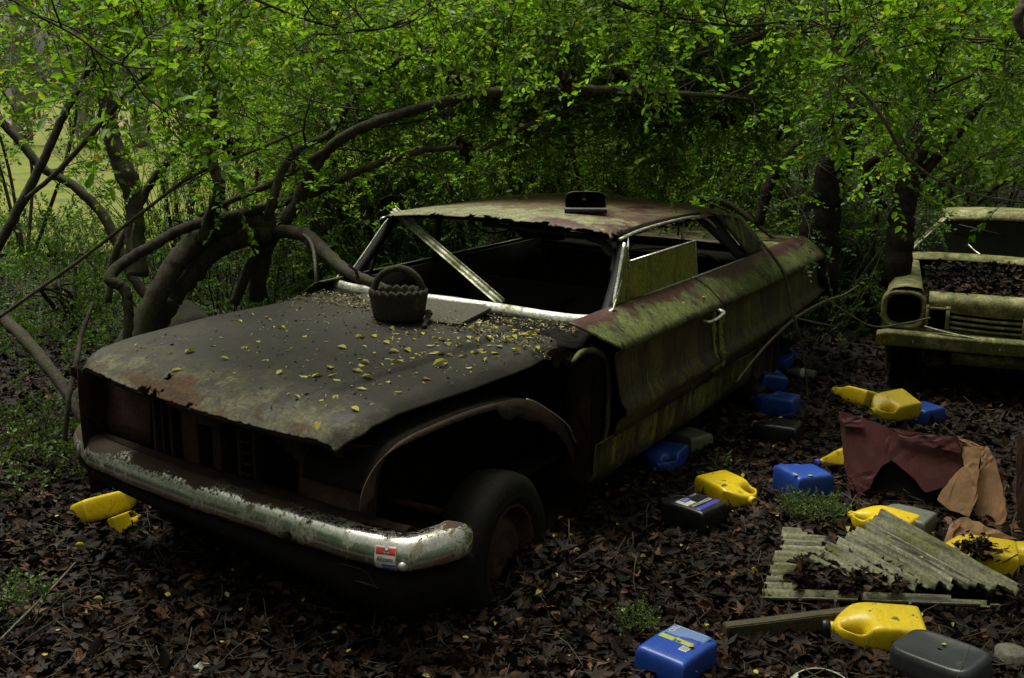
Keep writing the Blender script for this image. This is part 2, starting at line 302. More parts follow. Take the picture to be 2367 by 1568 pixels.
def text(name, s, size, M, mat, parent, sx=1.):
    cu = bpy.data.curves.new(name, 'FONT'); cu.body = s; cu.size = size; cu.extrude = .0004; cu.align_x = 'CENTER'; cu.align_y = 'CENTER'; cu.resolution_u = 2
    t = bpy.data.objects.new('tmp', cu); C.objects.link(t); dg = bpy.context.evaluated_depsgraph_get()
    me = bpy.data.meshes.new_from_object(t.evaluated_get(dg)); bpy.data.objects.remove(t); me.transform(M @ Matrix.Diagonal((sx, 1, 1, 1)))
    me.materials.clear(); return link(name, me, mat, parent)
def plate(name, x0, y0, x1, y1, z, M, mat, parent, bow=0, n=8):
    P = np.array([[(x0+(x1-x0)*i/n, y0+(y1-y0)*j/n, z-bow*((x0+(x1-x0)*i/n)**2)) for j in range(n+1)] for i in range(n+1)]); Mn = np.array(M)
    P = P@Mn[:3, :3].T+Mn[:3, 3]; return gridm(name, P, mat, parent, thick=.0006)

# ---------------------------------------------------------------- leaf engine
def leafshape(L, W, fold=.25, curl=.15):
    """base, r1, r2, tip, l2, l1 ; two quads sharing the midrib"""
    V = np.array([(0, 0, 0), (.38*L, -.5*W, fold*W), (.74*L, -.42*W, fold*W-curl*L*.35), (L, 0, -curl*L), (.74*L, .42*W, fold*W-curl*L*.35), (.38*L, .5*W, fold*W)])
    return V, np.array([(0, 1, 2, 3), (0, 3, 4, 5)])
def rotm(ax, ang):
    ax = np.asarray(ax, float); ax /= np.linalg.norm(ax); K = np.array([[0, -ax[2], ax[1]], [ax[2], 0, -ax[0]], [-ax[1], ax[0], 0]])
    return np.eye(3)+math.sin(ang)*K+(1-math.cos(ang))*K@K
def spray(n=13, L=.24, ll=.034, lw=.55, up=.35):
    """one shoot along +x with leaves; returns V, F, material index"""
    V = []; F = []; mi = []; k = 0
    bend = rng.uniform(-.2, .2); pt = lambda t: np.array([t*L, bend*L*t*t, .12*L*math.sin(2.2*t)])
    P = np.array([pt(t) for t in np.linspace(0, 1, 4)]); a = np.array([0, 2.1, 4.2])
    for p, r in zip(P, (.0022, .0018, .0013, .0008)): V += [p+r*np.array([0, math.cos(x), math.sin(x)]) for x in a]
    for i in range(3):
        for j in range(3): F.append((i*3+j, i*3+(j+1) % 3, i*3+3+(j+1) % 3, i*3+3+j)); mi.append(1)
    k = 12
    for i in range(n):
        t = .18+.82*(i+rng.uniform(0, .5))/n; s = 1 if i % 2 else -1
        l = ll*rng.uniform(.6, 1.25); lv, lf = leafshape(l, l*lw*rng.uniform(.8, 1.15), rng.uniform(.1, .35), rng.uniform(0, .3))
        yaw = s*rng.uniform(.5, 1.3) if i < n-2 else rng.uniform(-.5, .5)
        M = rotm((0, 0, 1), yaw) @ rotm((0, 1, 0), -rng.uniform(-.25, up+.6)) @ rotm((1, 0, 0), rng.uniform(-.7, .7))
        V += list(lv@M.T+pt(min(t, 1))); F += [tuple(f+k) for f in lf]; mi += [0, 0]; k += 6
    return np.array(V), np.array(F), np.array(mi)
SPR = [spray(13, .25, .035, .52) for _ in range(12)]
SPRBIG = [spray(9, .26, .050, .5) for _ in range(8)]
SPRFAR = [spray(9, .5, .13, .6) for _ in range(6)]
SPRTINY = [spray(12, .11, .013, .75, .8) for _ in range(6)]
SPRMID = [spray(12, .34, .055, .55) for _ in range(8)]
def scatter(name, protos, pos, dirs, sca, mats, parent=None, upj=.35):
    pos = np.asarray(pos, float).reshape(-1, 3); dirs = np.asarray(dirs, float).reshape(-1, 3); sca = np.broadcast_to(np.asarray(sca, float), (len(pos),))
    x = dirs/np.linalg.norm(dirs, axis=1)[:, None]; z = np.array([0, 0, 1.])+rng.normal(0, upj, (len(pos), 3)); z -= x*(z*x).sum(1)[:, None]; z /= np.linalg.norm(z, axis=1)[:, None]
    y = np.cross(z, x); Rm = np.stack([x, y, z], 2)*sca[:, None, None]; which = rng.integers(0, len(protos), len(pos)); AV = []; AF = []; AM = []; n = 0
    for k, (V, F, mi) in enumerate(protos):
        s = which == k; c = int(s.sum())
        if not c: continue
        VV = np.einsum('nij,vj->nvi', Rm[s], V)+pos[s][:, None]; AV.append(VV.reshape(-1, 3))
        AF.append((F[None]+(np.arange(c)*len(V))[:, None, None]+n).reshape(-1, 4)); AM.append(np.tile(mi, c)); n += c*len(V)
    return quads(name, np.vstack(AV), np.vstack(AF), mats, parent, False, np.concatenate(AM))
def wander(p, d, L, n=7, jit=.18, grav=0.):
    d = np.asarray(d, float); d = d/np.linalg.norm(d); out = [np.asarray(p, float)]
    for i in range(n):
        d = d+rng.normal(0, jit, 3)+np.array([0, 0, grav]); d /= np.linalg.norm(d); out.append(out[-1]+d*L/n)
    return np.array(out)
LEAFN = 0
def foliate(root, bases, dirs, L, r0, sprays, protos, leafm, step=.09, sc_=1., grav=-.02, jit=.16, subs=0, partname='crown'):
    """sub-branches as one twigs part, sprays along them as one crown part"""
    tb = Tubes(); SP = []; SD = []
    def one(p, d, l, r, lvl):
        P = wander(p, d, l, 6, jit, grav); tb.add(P, np.linspace(r, r*.25, len(P)), 4)
        c = crv(P, 4); nsp = max(2, int(l/step))
        for i in range(nsp):
            t = .15+.85*(i+rng.uniform(0, 1))/nsp; q = c[min(int(t*(len(c)-1)), len(c)-2)]; dd = c[min(int(t*(len(c)-1))+1, len(c)-1)]-q; dd /= np.linalg.norm(dd)+1e-9
            sd_ = dd*.7+rng.normal(0, .55, 3)+np.array([0, 0, .25]); SP.append(q); SD.append(sd_)
        SP.append(P[-1]); SD.append(P[-1]-P[-2])
        if lvl > 0:
            for k in range(3):
                q = c[int(rng.uniform(.25, .9)*(len(c)-1))]; one(q, (P[-1]-P[0])/l+rng.normal(0, .6, 3), l*.55, r*.5, lvl-1)
    for p, d in zip(bases, dirs): one(p, d, L*rng.uniform(.6, 1.3), r0, subs)
    tb.build('twigs', 'twig', root)
    return scatter(partname, protos, SP, SD, sc_*rng.uniform(.75, 1.2, len(SP)), [leafm, 'twig'], root)
def px(pts, wpx=None):
    """rows (x, y, depth, width px) to (x, y, z, radius)"""
    out = []
    for q in pts: P = at(q[0], q[1], q[2]); out.append((*P, q[3]/2*q[2]/FO))
    return np.array(out)
def limb(name, rows, mat, parent, k=9, rough=.06):
    c = crv(rows, 8); c[:, :3] += rng.normal(0, .05, (len(c), 3))*c[:, 3:4]; t = Tubes(); t.add(c[:, :3], np.maximum(c[:, 3], .002), k, rough); t.build(name, mat, parent); return c

# ================================================================ GROUND
def axis(lo, hi, a, b, fine, n): return np.unique(np.concatenate([np.linspace(lo, a, n), np.arange(a, b, fine), np.linspace(b, hi, n)]))
gx = axis(-60, 400, -6, 12, .12, 30); gy = axis(-200, 300, -8, 10, .12, 30)
XX, YY = np.meshgrid(gx, gy, indexing='ij'); near = np.clip(1-np.maximum(np.abs(XX-2)-14, np.abs(YY)-16).clip(0)/6, 0, 1)
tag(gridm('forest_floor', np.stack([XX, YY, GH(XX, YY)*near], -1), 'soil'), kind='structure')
# the open lawn behind the trees on the left, and a sandy track at its far edge
lp = [at(-900, 300, 11.5), at(880, 300, 13), at(1150, 300, 20), at(1500, 300, 110), at(-2500, 300, 110)]
def sheet(name, P, z, mat):
    bm = bmesh.new(); bm.faces.new([bm.verts.new((p[0], p[1], z)) for p in P]); me = bpy.data.meshes.new(name); bm.to_mesh(me); bm.free(); o = link(name, me, mat); return tag(o, kind='structure')
sheet('lawn', lp, .05, 'lawn')
sheet('path', [at(-1500, 300, 46), at(420, 300, 50), at(420, 300, 60), at(-1500, 300, 62)], .06, 'path')

# ================================================================ THE BIG CAR
car = empty('abandoned_car', (0, 0, 0), 'rusting two-door hardtop with bare bonnet, chrome bumper and mossy olive flank, largest car', 'car')
def I(x, xs, ys): return np.interp(x, xs, ys)
# --- bonnet
def hood_xy(u, v):           # u 0 front..1 rear, v -1 left(visible side)..1 right
    y = v*I(u, [0, .06, .15, 1], [.66, .715, .73, .745])
    xf = -2.60+.09*abs(v)**2.2-.0*v; xr = -1.02-.04*(1-v*v)
    return xf+(xr-xf)*u, y
def hood_z(u, v):
    side = .5*(v+1)          # left side hangs lower than the right
    zl = I(u, [0, .03, .09, .18, .5, .8, 1], [.785, .815, .850, .862, .842, .835, .862]); zr = I(u, [0, .03, .09, .2, .5, 1], [.880, .905, .928, .94, .948, .928])
    z = zl+(zr-zl)*side
    z -= .028*np.clip((abs(v)-.90)/.10, 0, 1)**2
    z += .03*(1-v*v)*min(1, .3+u*2)
    z += .008*math.exp(-((abs(v)-.60)/.03)**2)*min(1, u*4)-.006*math.exp(-((abs(v)-.66)/.02)**2)*min(1, u*4)
    return z
nu, nv = 150, 220; P = np.zeros((nu, nv, 3)); keep = np.ones((nu, nv), bool)
for i in range(nu):
    for j in range(nv):
        u = (i/(nu-1))**1.25; v = -1+2*j/(nv-1); x, y = hood_xy(u, v); P[i, j] = (x, y, hood_z(u, v)+.004*fbm(x*4, y*4))
        e = fbm(v*9+3, 1.7+u*16); k = .5*(v+1)
        e2 = fbm(v*40+3, u*50)
        if i < 7 and .58 < k < .68 and e+e2*.8-.02-.035*i > 0: keep[i, j] = False
        if i < 4 and .44 < k < .52 and e+e2*.8-.05-.02*i > 0: keep[i, j] = False
        if 14 <= i < 19 and .60 < k < .635 and e2 > -.04: keep[i, j] = False
        if i < 1 and e2 > .12: keep[i, j] = False
hood = gridm('bonnet', P, 'hood', car, .006, keep=keep)
# front face folded under the lip
P = np.array([[(hood_xy(0, v)[0]+dx, hood_xy(0, v)[1], hood_z(0, v)-dz+.004*fbm(v*12, dz*60)) for v in np.linspace(-1, 1, 60)] for dx, dz in ((.002, .004), (.012, .022), (.05, .03))])
kp = np.array([[not (.1 < v < .32 or .62 < v < .7) for v in np.linspace(-1, 1, 60)]]*3)
gridm('bonnet_lip', P, 'rustd', car, .003, keep=kp)
def on_hood(px_, py_):
    """surface point of the bonnet under a photograph pixel"""
    z = .87
    for _ in range(6):
        q = G(px_, py_, z); v = float(np.clip(q[1]/.74, -1, 1)); u = float(np.clip((q[0]+2.58)/1.54, 0, 1)); z = hood_z(u, v)+.006
    return G(px_, py_, z)
# --- cowl behind the bonnet
P = np.array([[(I(t, [0, .5, 1], [-1.05, -.93, -.80])-.05*(1-v*v), v*.84, I(t, [0, .25, .5, 1], [.845, .87, .885, .915])+.025*(v+1)/2*(1-t)) for v in np.linspace(-1, 1, 40)] for t in np.linspace(0, 1, 10)])
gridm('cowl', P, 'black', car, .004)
# --- bumper
BP = [(-2.24, -1.045, .446), (-2.29, -1.04, .440), (-2.35, -1.018, .432), (-2.42, -.975, .426), (-2.465, -.92, .421), (-2.485, -.82, .422)]+[(-2.50+.10*max(0, y)**1.6-.0*y, y, .422+.030*(y+.82)) for y in np.linspace(-.7, .72, 22)]+[(-2.395, .83, .474), (-2.34, .94, .478), (-2.27, 1.0, .481), (-2.19, 1.015, .482)]
BP = crv(BP, 5); T, _, _ = frames(BP); N2 = np.stack([-T[:, 1], T[:, 0], 0*T[:, 0]], 1); N2 /= np.linalg.norm(N2, axis=1)[:, None]
if N2[len(N2)//2, 0] > 0: N2 = -N2
prof = [(-.085, .048), (-.050, .056), (-.024, .057), (-.004, .050), (.012, .034), (.024, .014), (.032, -.008), (.034, -.027), (.026, -.045), (.010, -.058), (-.012, -.062)]
s = np.linspace(0, 1, len(BP)); endk = np.clip(np.minimum(s, 1-s)/.035, 0.0, 1)**.5
BM = np.array([[BP[i]+N2[i]*(n if n < 0 else n*endk[i])+np.array([0, 0, z*(.35+.65*endk[i])]) for (n, z) in prof] for i in range(len(BP))])
bump = gridm('front_bumper', BM, 'chrome', car, .002)
prof2 = [(-.02, -.062), (.004, -.085), (.014, -.13), (.010, -.19), (-.01, -.235), (-.06, -.25)]
vd = np.interp(BP[:, 1], [-1, -.85, -.6, 0, .9], [1.0, 1.0, .80, .45, .30])
BV = np.array([[BP[i]+N2[i]*(n*1.)+np.array([0, 0, -.058+(z+.058)*vd[i]]) for (n, z) in prof2] for i in range(len(BP))])
gridm('valance', BV, 'black', car, .004, off=-1)
def bump_frame(px_, py_, extra=.002):
    """matrix on the bumper face nearest the pixel: X along the bumper, Z outward"""
    best = None
    for i in range(2, len(BM)-2):
        for j in range(2, len(prof)-1):
            q = BM[i, j]; d = q-CP; zc = d@_f; e = (1183.5+FO*(d@CR)/zc-px_)**2+(784-FO*(d@CU)/zc-py_)**2
            if best is None or e < best[0]: best = (e, i, j)
    _, i, j = best; q = BM[i, j]; tx = BM[i-1, j]-BM[i+1, j]; tx /= np.linalg.norm(tx); ty = BM[i, j-1]-BM[i, j+1]; ty -= tx*(ty@tx); ty /= np.linalg.norm(ty); n = np.cross(tx, ty)
    if n@(CP-q) < 0: tx = -tx; n = -n
    M = Matrix.Identity(4)
    for a in range(3): M[a][0] = tx[a]; M[a][1] = ty[a]; M[a][2] = n[a]; M[a][3] = (q+n*extra)[a]
    return M
def bump_ij(px_, py_):
    Q = BM.reshape(-1, 3)-CP; zc = Q@_f; e = (1183.5+FO*(Q@CR)/zc-px_)**2+(784-FO*(Q@CU)/zc-py_)**2; k = int(np.argmin(e)); return k//len(prof), k % len(prof)
def conform(o, i0, j0, ang, lift):
    '''wraps a flat mesh (x right, y up, in metres) round the bumper face'''
    al = np.concatenate([[0], np.cumsum(np.linalg.norm(np.diff(BM[:, 5], axis=0), axis=1))]); pl_ = np.concatenate([[0], np.cumsum([math.dist(prof[k], prof[k+1]) for k in range(len(prof)-1)])])
    ca, sa = math.cos(ang), math.sin(ang)
    for v in o.data.vertices:
        x = v.co.x*ca-v.co.y*sa; y = v.co.x*sa+v.co.y*ca; fi = np.interp(al[i0]-x, al, np.arange(len(al))); fj = np.interp(pl_[j0]-y, pl_, np.arange(len(pl_)))
        def S(a, b):
            a = min(max(a, 0), len(BM)-1.001); b = min(max(b, 0), len(prof)-1.001); i, j = int(a), int(b); p, q = a-i, b-j
            return (BM[i, j]*(1-p)+BM[i+1, j]*p)*(1-q)+(BM[i, j+1]*(1-p)+BM[i+1, j+1]*p)*q
        c0 = S(fi, fj); n = np.cross(S(fi+.3, fj)-S(fi-.3, fj), S(fi, fj+.3)-S(fi, fj-.3)); n /= np.linalg.norm(n)
        if n@(CP-c0) < 0: n = -n
        v.co = Vector(c0+n*(v.co.z+lift))
    return o
I4 = Matrix.Identity(4); i0, j0 = bump_ij(884, 1290)
A_ = R(4)
st = conform(plate('sticker', -.040, -.040, .040, .042, 0, I4, 'paper', bump, n=12), i0, j0, A_, 0.0037)
for nm, x0, y0, x1, y1, mt in (('red_band', -.036, .014, -.006, .037, 'red'), ('red_band', -.0055, .014, .0135, .020, 'red'), ('red_band', .014, .014, .037, .037, 'red'), ('blue_band', -.012, -.036, .036, -.017, 'blue')):
    conform(plate(nm, x0, y0, x1, y1, 0, I4, mt, st, n=6), i0, j0, A_, 0.0047)
conform(lathe('emblem', [(.0, .0004), (.009, .0004), (.010, .0)], 'ink', st, Matrix.Translation((.004, .031, 0)), 20), i0, j0, A_, 0.0047)
conform(lathe('emblem', [(.0, .0008), (.0065, .0008), (.007, .0)], 'paper', st, Matrix.Translation((.004, .031, 0)), 20), i0, j0, A_, 0.0051)
conform(text('lettering', 'Allstate', .024, Matrix.Translation((0, -.002, 0)), 'ink', st, .85), i0, j0, A_, 0.0051)
conform(text('lettering', 'MOTOR CLUB', .009, Matrix.Translation((.012, -.0265, 0)), 'paper', st, .75), i0, j0, A_, 0.0059)
M = bump_frame(935, 1308, .002); lathe('bumper_bolt', [(.0, .012), (.010, .010), (.016, .004), (.018, 0)], 'trim', bump, M, 20)
M = bump_frame(668, 1236, .002); lathe('bumper_bolt', [(.0, .012), (.010, .010), (.016, .004), (.018, 0)], 'rustd', bump, M, 20)
# parking-lamp frame in the valance
def val(px0, py0): 
    b = min(((((1183.5+FO*((q-CP)@CR)/((q-CP)@_f)-px0)**2+(784-FO*((q-CP)@CU)/((q-CP)@_f)-py0)**2), tuple(q)) for q in BV.reshape(-1, 3)), key=lambda t: t[0]); return np.array(b[1])+np.array([-.008, 0, 0])
tube('lamp_frame', [val(760, 1340), val(830, 1352), val(872, 1365), val(880, 1350), val(850, 1322), val(790, 1310)], .004, 'rustd', car, 6)
# shelf between bumper and grille opening
P = np.array([[(I(t, [0, 1], [-2.445+.09*max(0, v)**1.6+.03*max(0, -v)**3, -2.33]), v*.88, .475+.052*(v+1)/2+I(t, [0, .4, 1], [0, .012, -.02])+.006*fbm(v*9, t*4)) for v in np.linspace(-1, 1, 50)] for t in np.linspace(0, 1, 8)])
gridm('splash_pan', P, 'rustd', car, .004)
# --- radiator support and what hangs in the opening
sup = box('radiator_support', (-2.30, -.70, .66), (-2.25, .76, .73), 'black', car)
gridm('headlamp_panel', [[(-2.33+.03*t, I(s_, [0, 1], [.77, .50]), .52+t*(.33)) for s_ in np.linspace(0, 1, 8)] for t in np.linspace(0, 1, 6)], 'redbrown', car, .006)
gridm('headlamp_panel', [[(-2.35+.03*t-.05*math.sin(s_*2.6), I(s_, [0, 1], [-.33, -.69]), .44+t*.30) for s_ in np.linspace(0, 1, 14)] for t in np.linspace(0, 1, 6)], 'redbrown', car, .006)
for yy, ww, mt in ((.46, .02, 'rust'), (.41, .015, 'rust'), (.36, .02, 'rust'), (.25, .09, 'redbrown'), (.10, .05, 'rust'), (-.02, .02, 'rust'), (-.10, .018, 'rust')):
    box('upright_rib', (-2.34, yy-ww/2, .46), (-2.31, yy+ww/2, .82), mt, sup, .003)
for q in range(7): box('latch_rung', (-2.35, -.09, .50+q*.045), (-2.335, -.03, .508+q*.045), 'rust', sup, .001)
poly('latch_plate', [(-2.42, .24, .775), (-2.44, .18, .74), (-2.44, .10, .715), (-2.44, -.02, .715), (-2.42, -.06, .75), (-2.40, -.04, .80), (-2.40, .16, .81)], .005, 'rust', sup, 2, .003)
gridm('radiator', [[(-2.1, y, z) for y in (-.5, 0, .55)] for z in (.25, .5, .78)], 'black', car, .05)
poly('grille_bracket', [(-2.40, -.28, .70), (-2.40, -.33, .68), (-2.36, -.36, .60), (-2.34, -.40, .74)], .004, 'rust', sup)
# --- the bay under the bonnet
box('cross_member', (-2.25, -.72, .20), (-2.15, .72, .30), 'black', car)
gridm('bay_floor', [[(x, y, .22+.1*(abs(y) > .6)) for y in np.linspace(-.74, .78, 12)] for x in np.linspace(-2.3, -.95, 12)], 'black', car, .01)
gridm('far_fender', [[(x, .75+.03*math.sin(t*2.4), .28+t*.56+.10*math.exp(-((x+1.75)/.4)**2)*(1-t)) for t in np.linspace(0, 1, 8)] for x in np.linspace(-2.45, -.9, 24)], 'rustd', car, .006)
poly('far_fender_cap', [PY(165, 850, .86), PY(200, 838, .86), PY(228, 868, .84), PY(215, 893, .86), PY(190, 885, .88), PY(160, 868, .88)], .006, 'hood', car, 1, .002)
# inner wheel house (visible side)
arc = np.array([PY(*q, -.78) for q in ((862, 1150), (872, 1095), (905, 1038), (950, 1005), (1010, 978), (1080, 950), (1150, 930), (1210, 922), (1262, 948), (1305, 982), (1318, 1010), (1340, 1060), (1347, 1110), (1340, 1150))])
arc = crv(arc, 4); cx = arc.mean(0)
gridm('wheel_house', [[tuple(a*(1-t)+np.array([a[0]*.95+cx[0]*.05, -.42, a[2]*.98])*t) for a in arc] for t in np.linspace(0, 1, 8)], 'black', car, .005)  # black colour paints in the shade under the bonnet
gridm('wheel_house_flange', [[tuple(np.array([a[0]-s_*(.03+.06*max(0, min(1, (-1.8-a[0])*4))), a[1]-.012*s_, a[2]-s_*.02]) if a[0] < -1.6 else np.array([a[0]-s_*(.03+.02*fbm(a[0]*9, 3.)), a[1]-.014*s_, a[2]-s_*(.07+.06*fbm(a[0]*14, 7.))])) for a in arc] for s_ in (0, .5, 1)], 'rust', car, .004)
tube('flange_edge', arc[28:46]+np.array([0, -.016, 0]), .004, 'trim', car, 6, 2)
# engine-side panel closing the bay behind the wheel
gridm('inner_apron', [[(x, -.50, z) for z in np.linspace(.2, .74, 5)] for x in np.linspace(-2.3, -.95, 8)], 'black', car, .006)
# corner post by the headlamp, visible side
tube('corner_post', [PY(858, 1215, -.72), PY(862, 1120, -.73), PY(880, 1060, -.73), PY(905, 1030, -.73)], [.02, .022, .02, .01], 'rustd', car, 8, flatten=.5)
tube('steering_arm', [(-2.1, -.55, .42), (-2.0, -.68, .38), (-1.86, -.76, .30)], .016, 'rustd', car, 8)
# --- firewall and hinge pillar with rolled rim
gridm('firewall', [[(-.93, y, z) for y in np.linspace(-.72, .84, 10)] for z in np.linspace(.15, .87, 8)], 'black', car, .01)
gridm('hinge_pillar', [[(-1.0+.02*t, -.74-.14*s_, .16+t*.70) for s_ in np.linspace(0, 1, 6)] for t in np.linspace(0, 1, 12)], 'rustd', car, .006)
gridm('hinge_pillar', [[(-1.0+.10*s_, -.88, .16+t*.70) for s_ in np.linspace(0, 1, 4)] for t in np.linspace(0, 1, 12)], 'black', car, .006)
tube('pillar_rim', [PY(*q, -.88) for q in ((1322, 838), (1345, 815), (1378, 812), (1400, 835), (1407, 880), (1406, 940), (1402, 1000), (1392, 1040), (1386, 1075))], [.008, .014, .016, .016, .015, .014, .013, .012, .008], 'olive', car, 8, rough=.04)
poly('torn_bracket', [PY(1265, 815, -.80), PY(1290, 800, -.80), PY(1335, 818, -.80), PY(1318, 850, -.80), PY(1296, 838, -.80), PY(1280, 850, -.80)], .004, 'rustd', car, 2, .006)
# --- wheels
def wheel(loc, yaw=0, lean=0):
    M = Matrix.Translation(loc) @ Matrix.Rotation(R(yaw), 4, 'Z') @ Matrix.Rotation(R(90+lean), 4, 'X')
    t = bpy.data.objects.new('wheel', None); C.objects.link(t); t.parent = car; t.location = loc; t.empty_display_size = .1
    def lz(nm, pr, mt, n=56):
        pr = [(r*.93, z) for r, z in pr]
        o = lathe(nm, pr, mt, t, M, n); return o
    lz('tyre', [(.215, -.085), (.225, -.100), (.27, -.105), (.315, -.098), (.342, -.075), (.350, -.04), (.352, 0), (.350, .04), (.342, .075), (.315, .098), (.272, .106), (.252, .104), (.248, .107), (.240, .104), (.225, .100), (.212, .085)], 'tyre')
    lz('rim', [(.214, .088), (.205, .094), (.195, .085), (.185, .03), (.165, .02), (.15, .04), (.12, .062), (.10, .066), (.075, .056), (.05, .058), (.035, .066), (.0, .066)], 'rust')
    return t
wheel((-1.77, -.83, .155), 3, -3); wheel((1.46, -.78, .24)); wheel((-1.75, .80, .20)); wheel((1.46, .78, .22))
# --- flanks
ZP = [(-.790, .958), (-.81, .957), (-.845, .944), (-.89, .915), (-.93, .885), (-.960, .855), (-.978, .834), (-.972, .822), (-.945, .812), (-.932, .790), (-.932, .74), (-.938, .67), (-.944, .60), (-.958, .562), (-.986, .530), (-.984, .508), (-.950, .480), (-.934, .45), (-.926, .40)]
def flank(sign, x0f, x1f, nx, name, mat, par, zlow=lambda x: .40):
    rows = []
    for i in range(nx):
        t = i/(nx-1); row = []
        for (y, z) in ZP:
            x = x0f(z)+(x1f(z)-x0f(z))*t; zl = zlow(x)
            z2 = z if z > .60 else .60-(.60-z)*(.60-zl)/.20
            tail = max(0, (x-1.4)/1.25); y2 = y+tail**2*.06
            yy = y2*(1 if sign < 0 else -1); z2 += -.004*math.sin(x*2)-(.035*tail**3 if z > .8 else 0)+.001*fbm(x*3, z*6)
            row.append((x, yy, z2))
        rows.append(row)
    return gridm(name, rows, mat, par, .008, off=-1 if sign > 0 else 1)
dfx = lambda z: I(z, [.40, .60, .72, .80, .835, .89, .95, .96], [-.865, -.86, -.885, -.90, -.93, -1.02, -1.09, -1.09])
door = flank(-1, dfx, lambda z: .325, 60, 'door', 'olive', car)
zlq = lambda x: I(x, [.3, .9, 1.7, 2.7], [.405, .43, .475, .515])
flank(-1, lambda z: .345, lambda z: 2.66-.10*abs(z-.75), 70, 'quarter_panel', 'olive', car, zlq)
flank(1, lambda z: -.9, lambda z: 2.66, 50, 'far_side_panel', 'lichen', car, zlq)
# top of the rear wings and the boot lid
P = np.array([[(x, y, .945-.02*max(0, (x-1.6))/1.0-.025*max(0, (abs(y)-.6)/.2)*(x < 2.6)*0+.012*math.cos(y*1.9)) for y in np.linspace(-.79, .79, 26)] for x in np.linspace(1.72, 2.60, 16)])
boot = gridm('boot_lid', P, 'lichen', car, .006)
gridm('tail_panel', [[(2.62, y, z) for y in np.linspace(-.85, .85, 12)] for z in np.linspace(.40, .93, 6)], 'lichen', car, .01)
tube('tail_trim', [(2.63, -.93, .66), (2.645, -.93, .74), (2.64, -.91, .84)], .007, 'trim', car, 6)
# rocker
gridm('sill', [[(x, y, z) for (y, z) in ((-.925, .41), (-.90, .395), (-.895, .32), (-.89, .25), (-.87, .19), (-.80, .17))] for x in np.linspace(-1.0, 1.15, 30)], 'lichen', car, .006, off=1)
# rust lines round the door gap, weather strip and handle
for x, h in ((.305, .0), (.395, .02), (.42, .02)):
    tube('door_edge_streak', [(x, -.950, .80), (x-.004, -.949, .72), (x+.003, -.955, .62), (x, -.968, .56), (x-.002, -.978, .525), (x-.01, -.970, .48), (x-.02, -.945, .46)], [.010, .013, .010, .011, .013, .015, .008], 'moss', door, 6, rough=.25)
hd = tube('door_handle', [(.13, -.955, .775), (.14, -.990, .772), (.22, -1.0, .776), (.30, -.998, .784), (.335, -.99, .790), (.35, -.955, .80)], [.010, .011, .010, .010, .013, .012], 'trim', door, 8, flatten=.8)
def strip(nm, pts, r, mt, par, fl=.5): return tube(nm, pts, r, mt, par, 8, 6, 0, fl)
strip('belt_moulding', [(-.66, -.800, .963), (-.2, -.800, .964), (.30, -.800, .963)], .008, 'trim', door)
strip('belt_moulding', [(.33, -.800, .963), (.8, -.800, .962), (1.42, -.795, .957)], .008, 'trim', car)
strip('belt_moulding', [(-.7, .800, .963), (.3, .800, .964), (1.42, .795, .957)], .008, 'trim', car)
# door inner skins, seats, dash, floor: dark inside
for sgn in (-1, 1):
    gridm('inner_panel', [[(x, sgn*.775, z) for z in np.linspace(.15, .945, 6)] for x in np.linspace(-.75, 1.4, 12)], 'vinyl', car, .02)
gridm('floor_pan', [[(x, y, .17+.09*math.exp(-(y/.16)**2)) for y in np.linspace(-.78, .78, 14)] for x in np.linspace(-.95, 2.5, 14)], 'black', car, .02)
gridm('dashboard', [[(I(t, [0, .5, 1], [-.80, -.62, -.58]), v*.78, I(t, [0, .5, .7, 1], [.905, .895, .84, .70])) for v in np.linspace(-1, 1, 20)] for t in np.linspace(0, 1, 10)], 'vinyl', car, .01)
seat = box('front_seat', (-.10, -.70, .30), (.42, .70, .52), 'vinyl', car, .05)
box('backrest', (.32, -.70, .42), (.48, .70, .83), 'vinyl', seat, .05, Matrix.Rotation(R(10), 3, 'Y'))
seat = box('rear_seat', (.85, -.66, .32), (1.3, .66, .52), 'vinyl', car, .05)
box('backrest', (1.25, -.66, .45), (1.40, .66, .86), 'vinyl', seat, .04, Matrix.Rotation(R(12), 3, 'Y'))
gridm('parcel_shelf', [[(x, y, .905) for y in np.linspace(-.70, .70, 10)] for x in np.linspace(1.22, 1.70, 5)], 'black', car, .01)
# rear window surround, and torn strips lying across it
strip('rear_window_frame', [(1.72, .66, .955), (1.74, 0, .965), (1.72, -.66, .955)], .022, 'olive', car, .5)
strip('rear_window_frame', [(1.30, .70, .935), (1.32, 0, .92), (1.28, -.70, .915)], .026, 'rustd', car, .6)
tube('torn_strip', [(1.2, -.05, .95), (1.35, -.28, .965), (1.45, -.40, .95)], [.012, .03, .01], 'board', car, 6, flatten=.3)
tube('torn_strip', [(1.35, -.30, .935), (1.30, -.50, .945), (1.15, -.66, .93)], [.015, .025, .008], 'board', car, 6, flatten=.3)
# --- glass of the door: quarter light and half-raised window, coated with algae
gl = poly('door_window', [(-.455, -.79, 1.155), (.375, -.79, 1.158), (.42, -.79, .962), (-.42, -.79, .962)], .006, 'moss', door, 3, 0)
strip('window_trim', [(-.45, -.790, 1.160), (.375, -.790, 1.164)], .008, 'trim', gl)
strip('window_trim', [(.378, -.790, 1.16), (.43, -.790, .965)], .006, 'trim', gl)
ql = poly('quarter_light', [(-.50, -.79, 1.235), (-.47, -.79, 1.15), (-.435, -.79, .962), (-.64, -.79, .962)], .005, 'moss', door, 3, 0)
strip('quarter_light_frame', [(-.435, -.793, .962), (-.475, -.793, 1.15), (-.50, -.79, 1.24)], .006, 'mosstrim', ql)
strip('quarter_light_frame', [(-.655, -.80, .965), (-.58, -.79, 1.10), (-.505, -.78, 1.255)], .009, 'trim', ql)
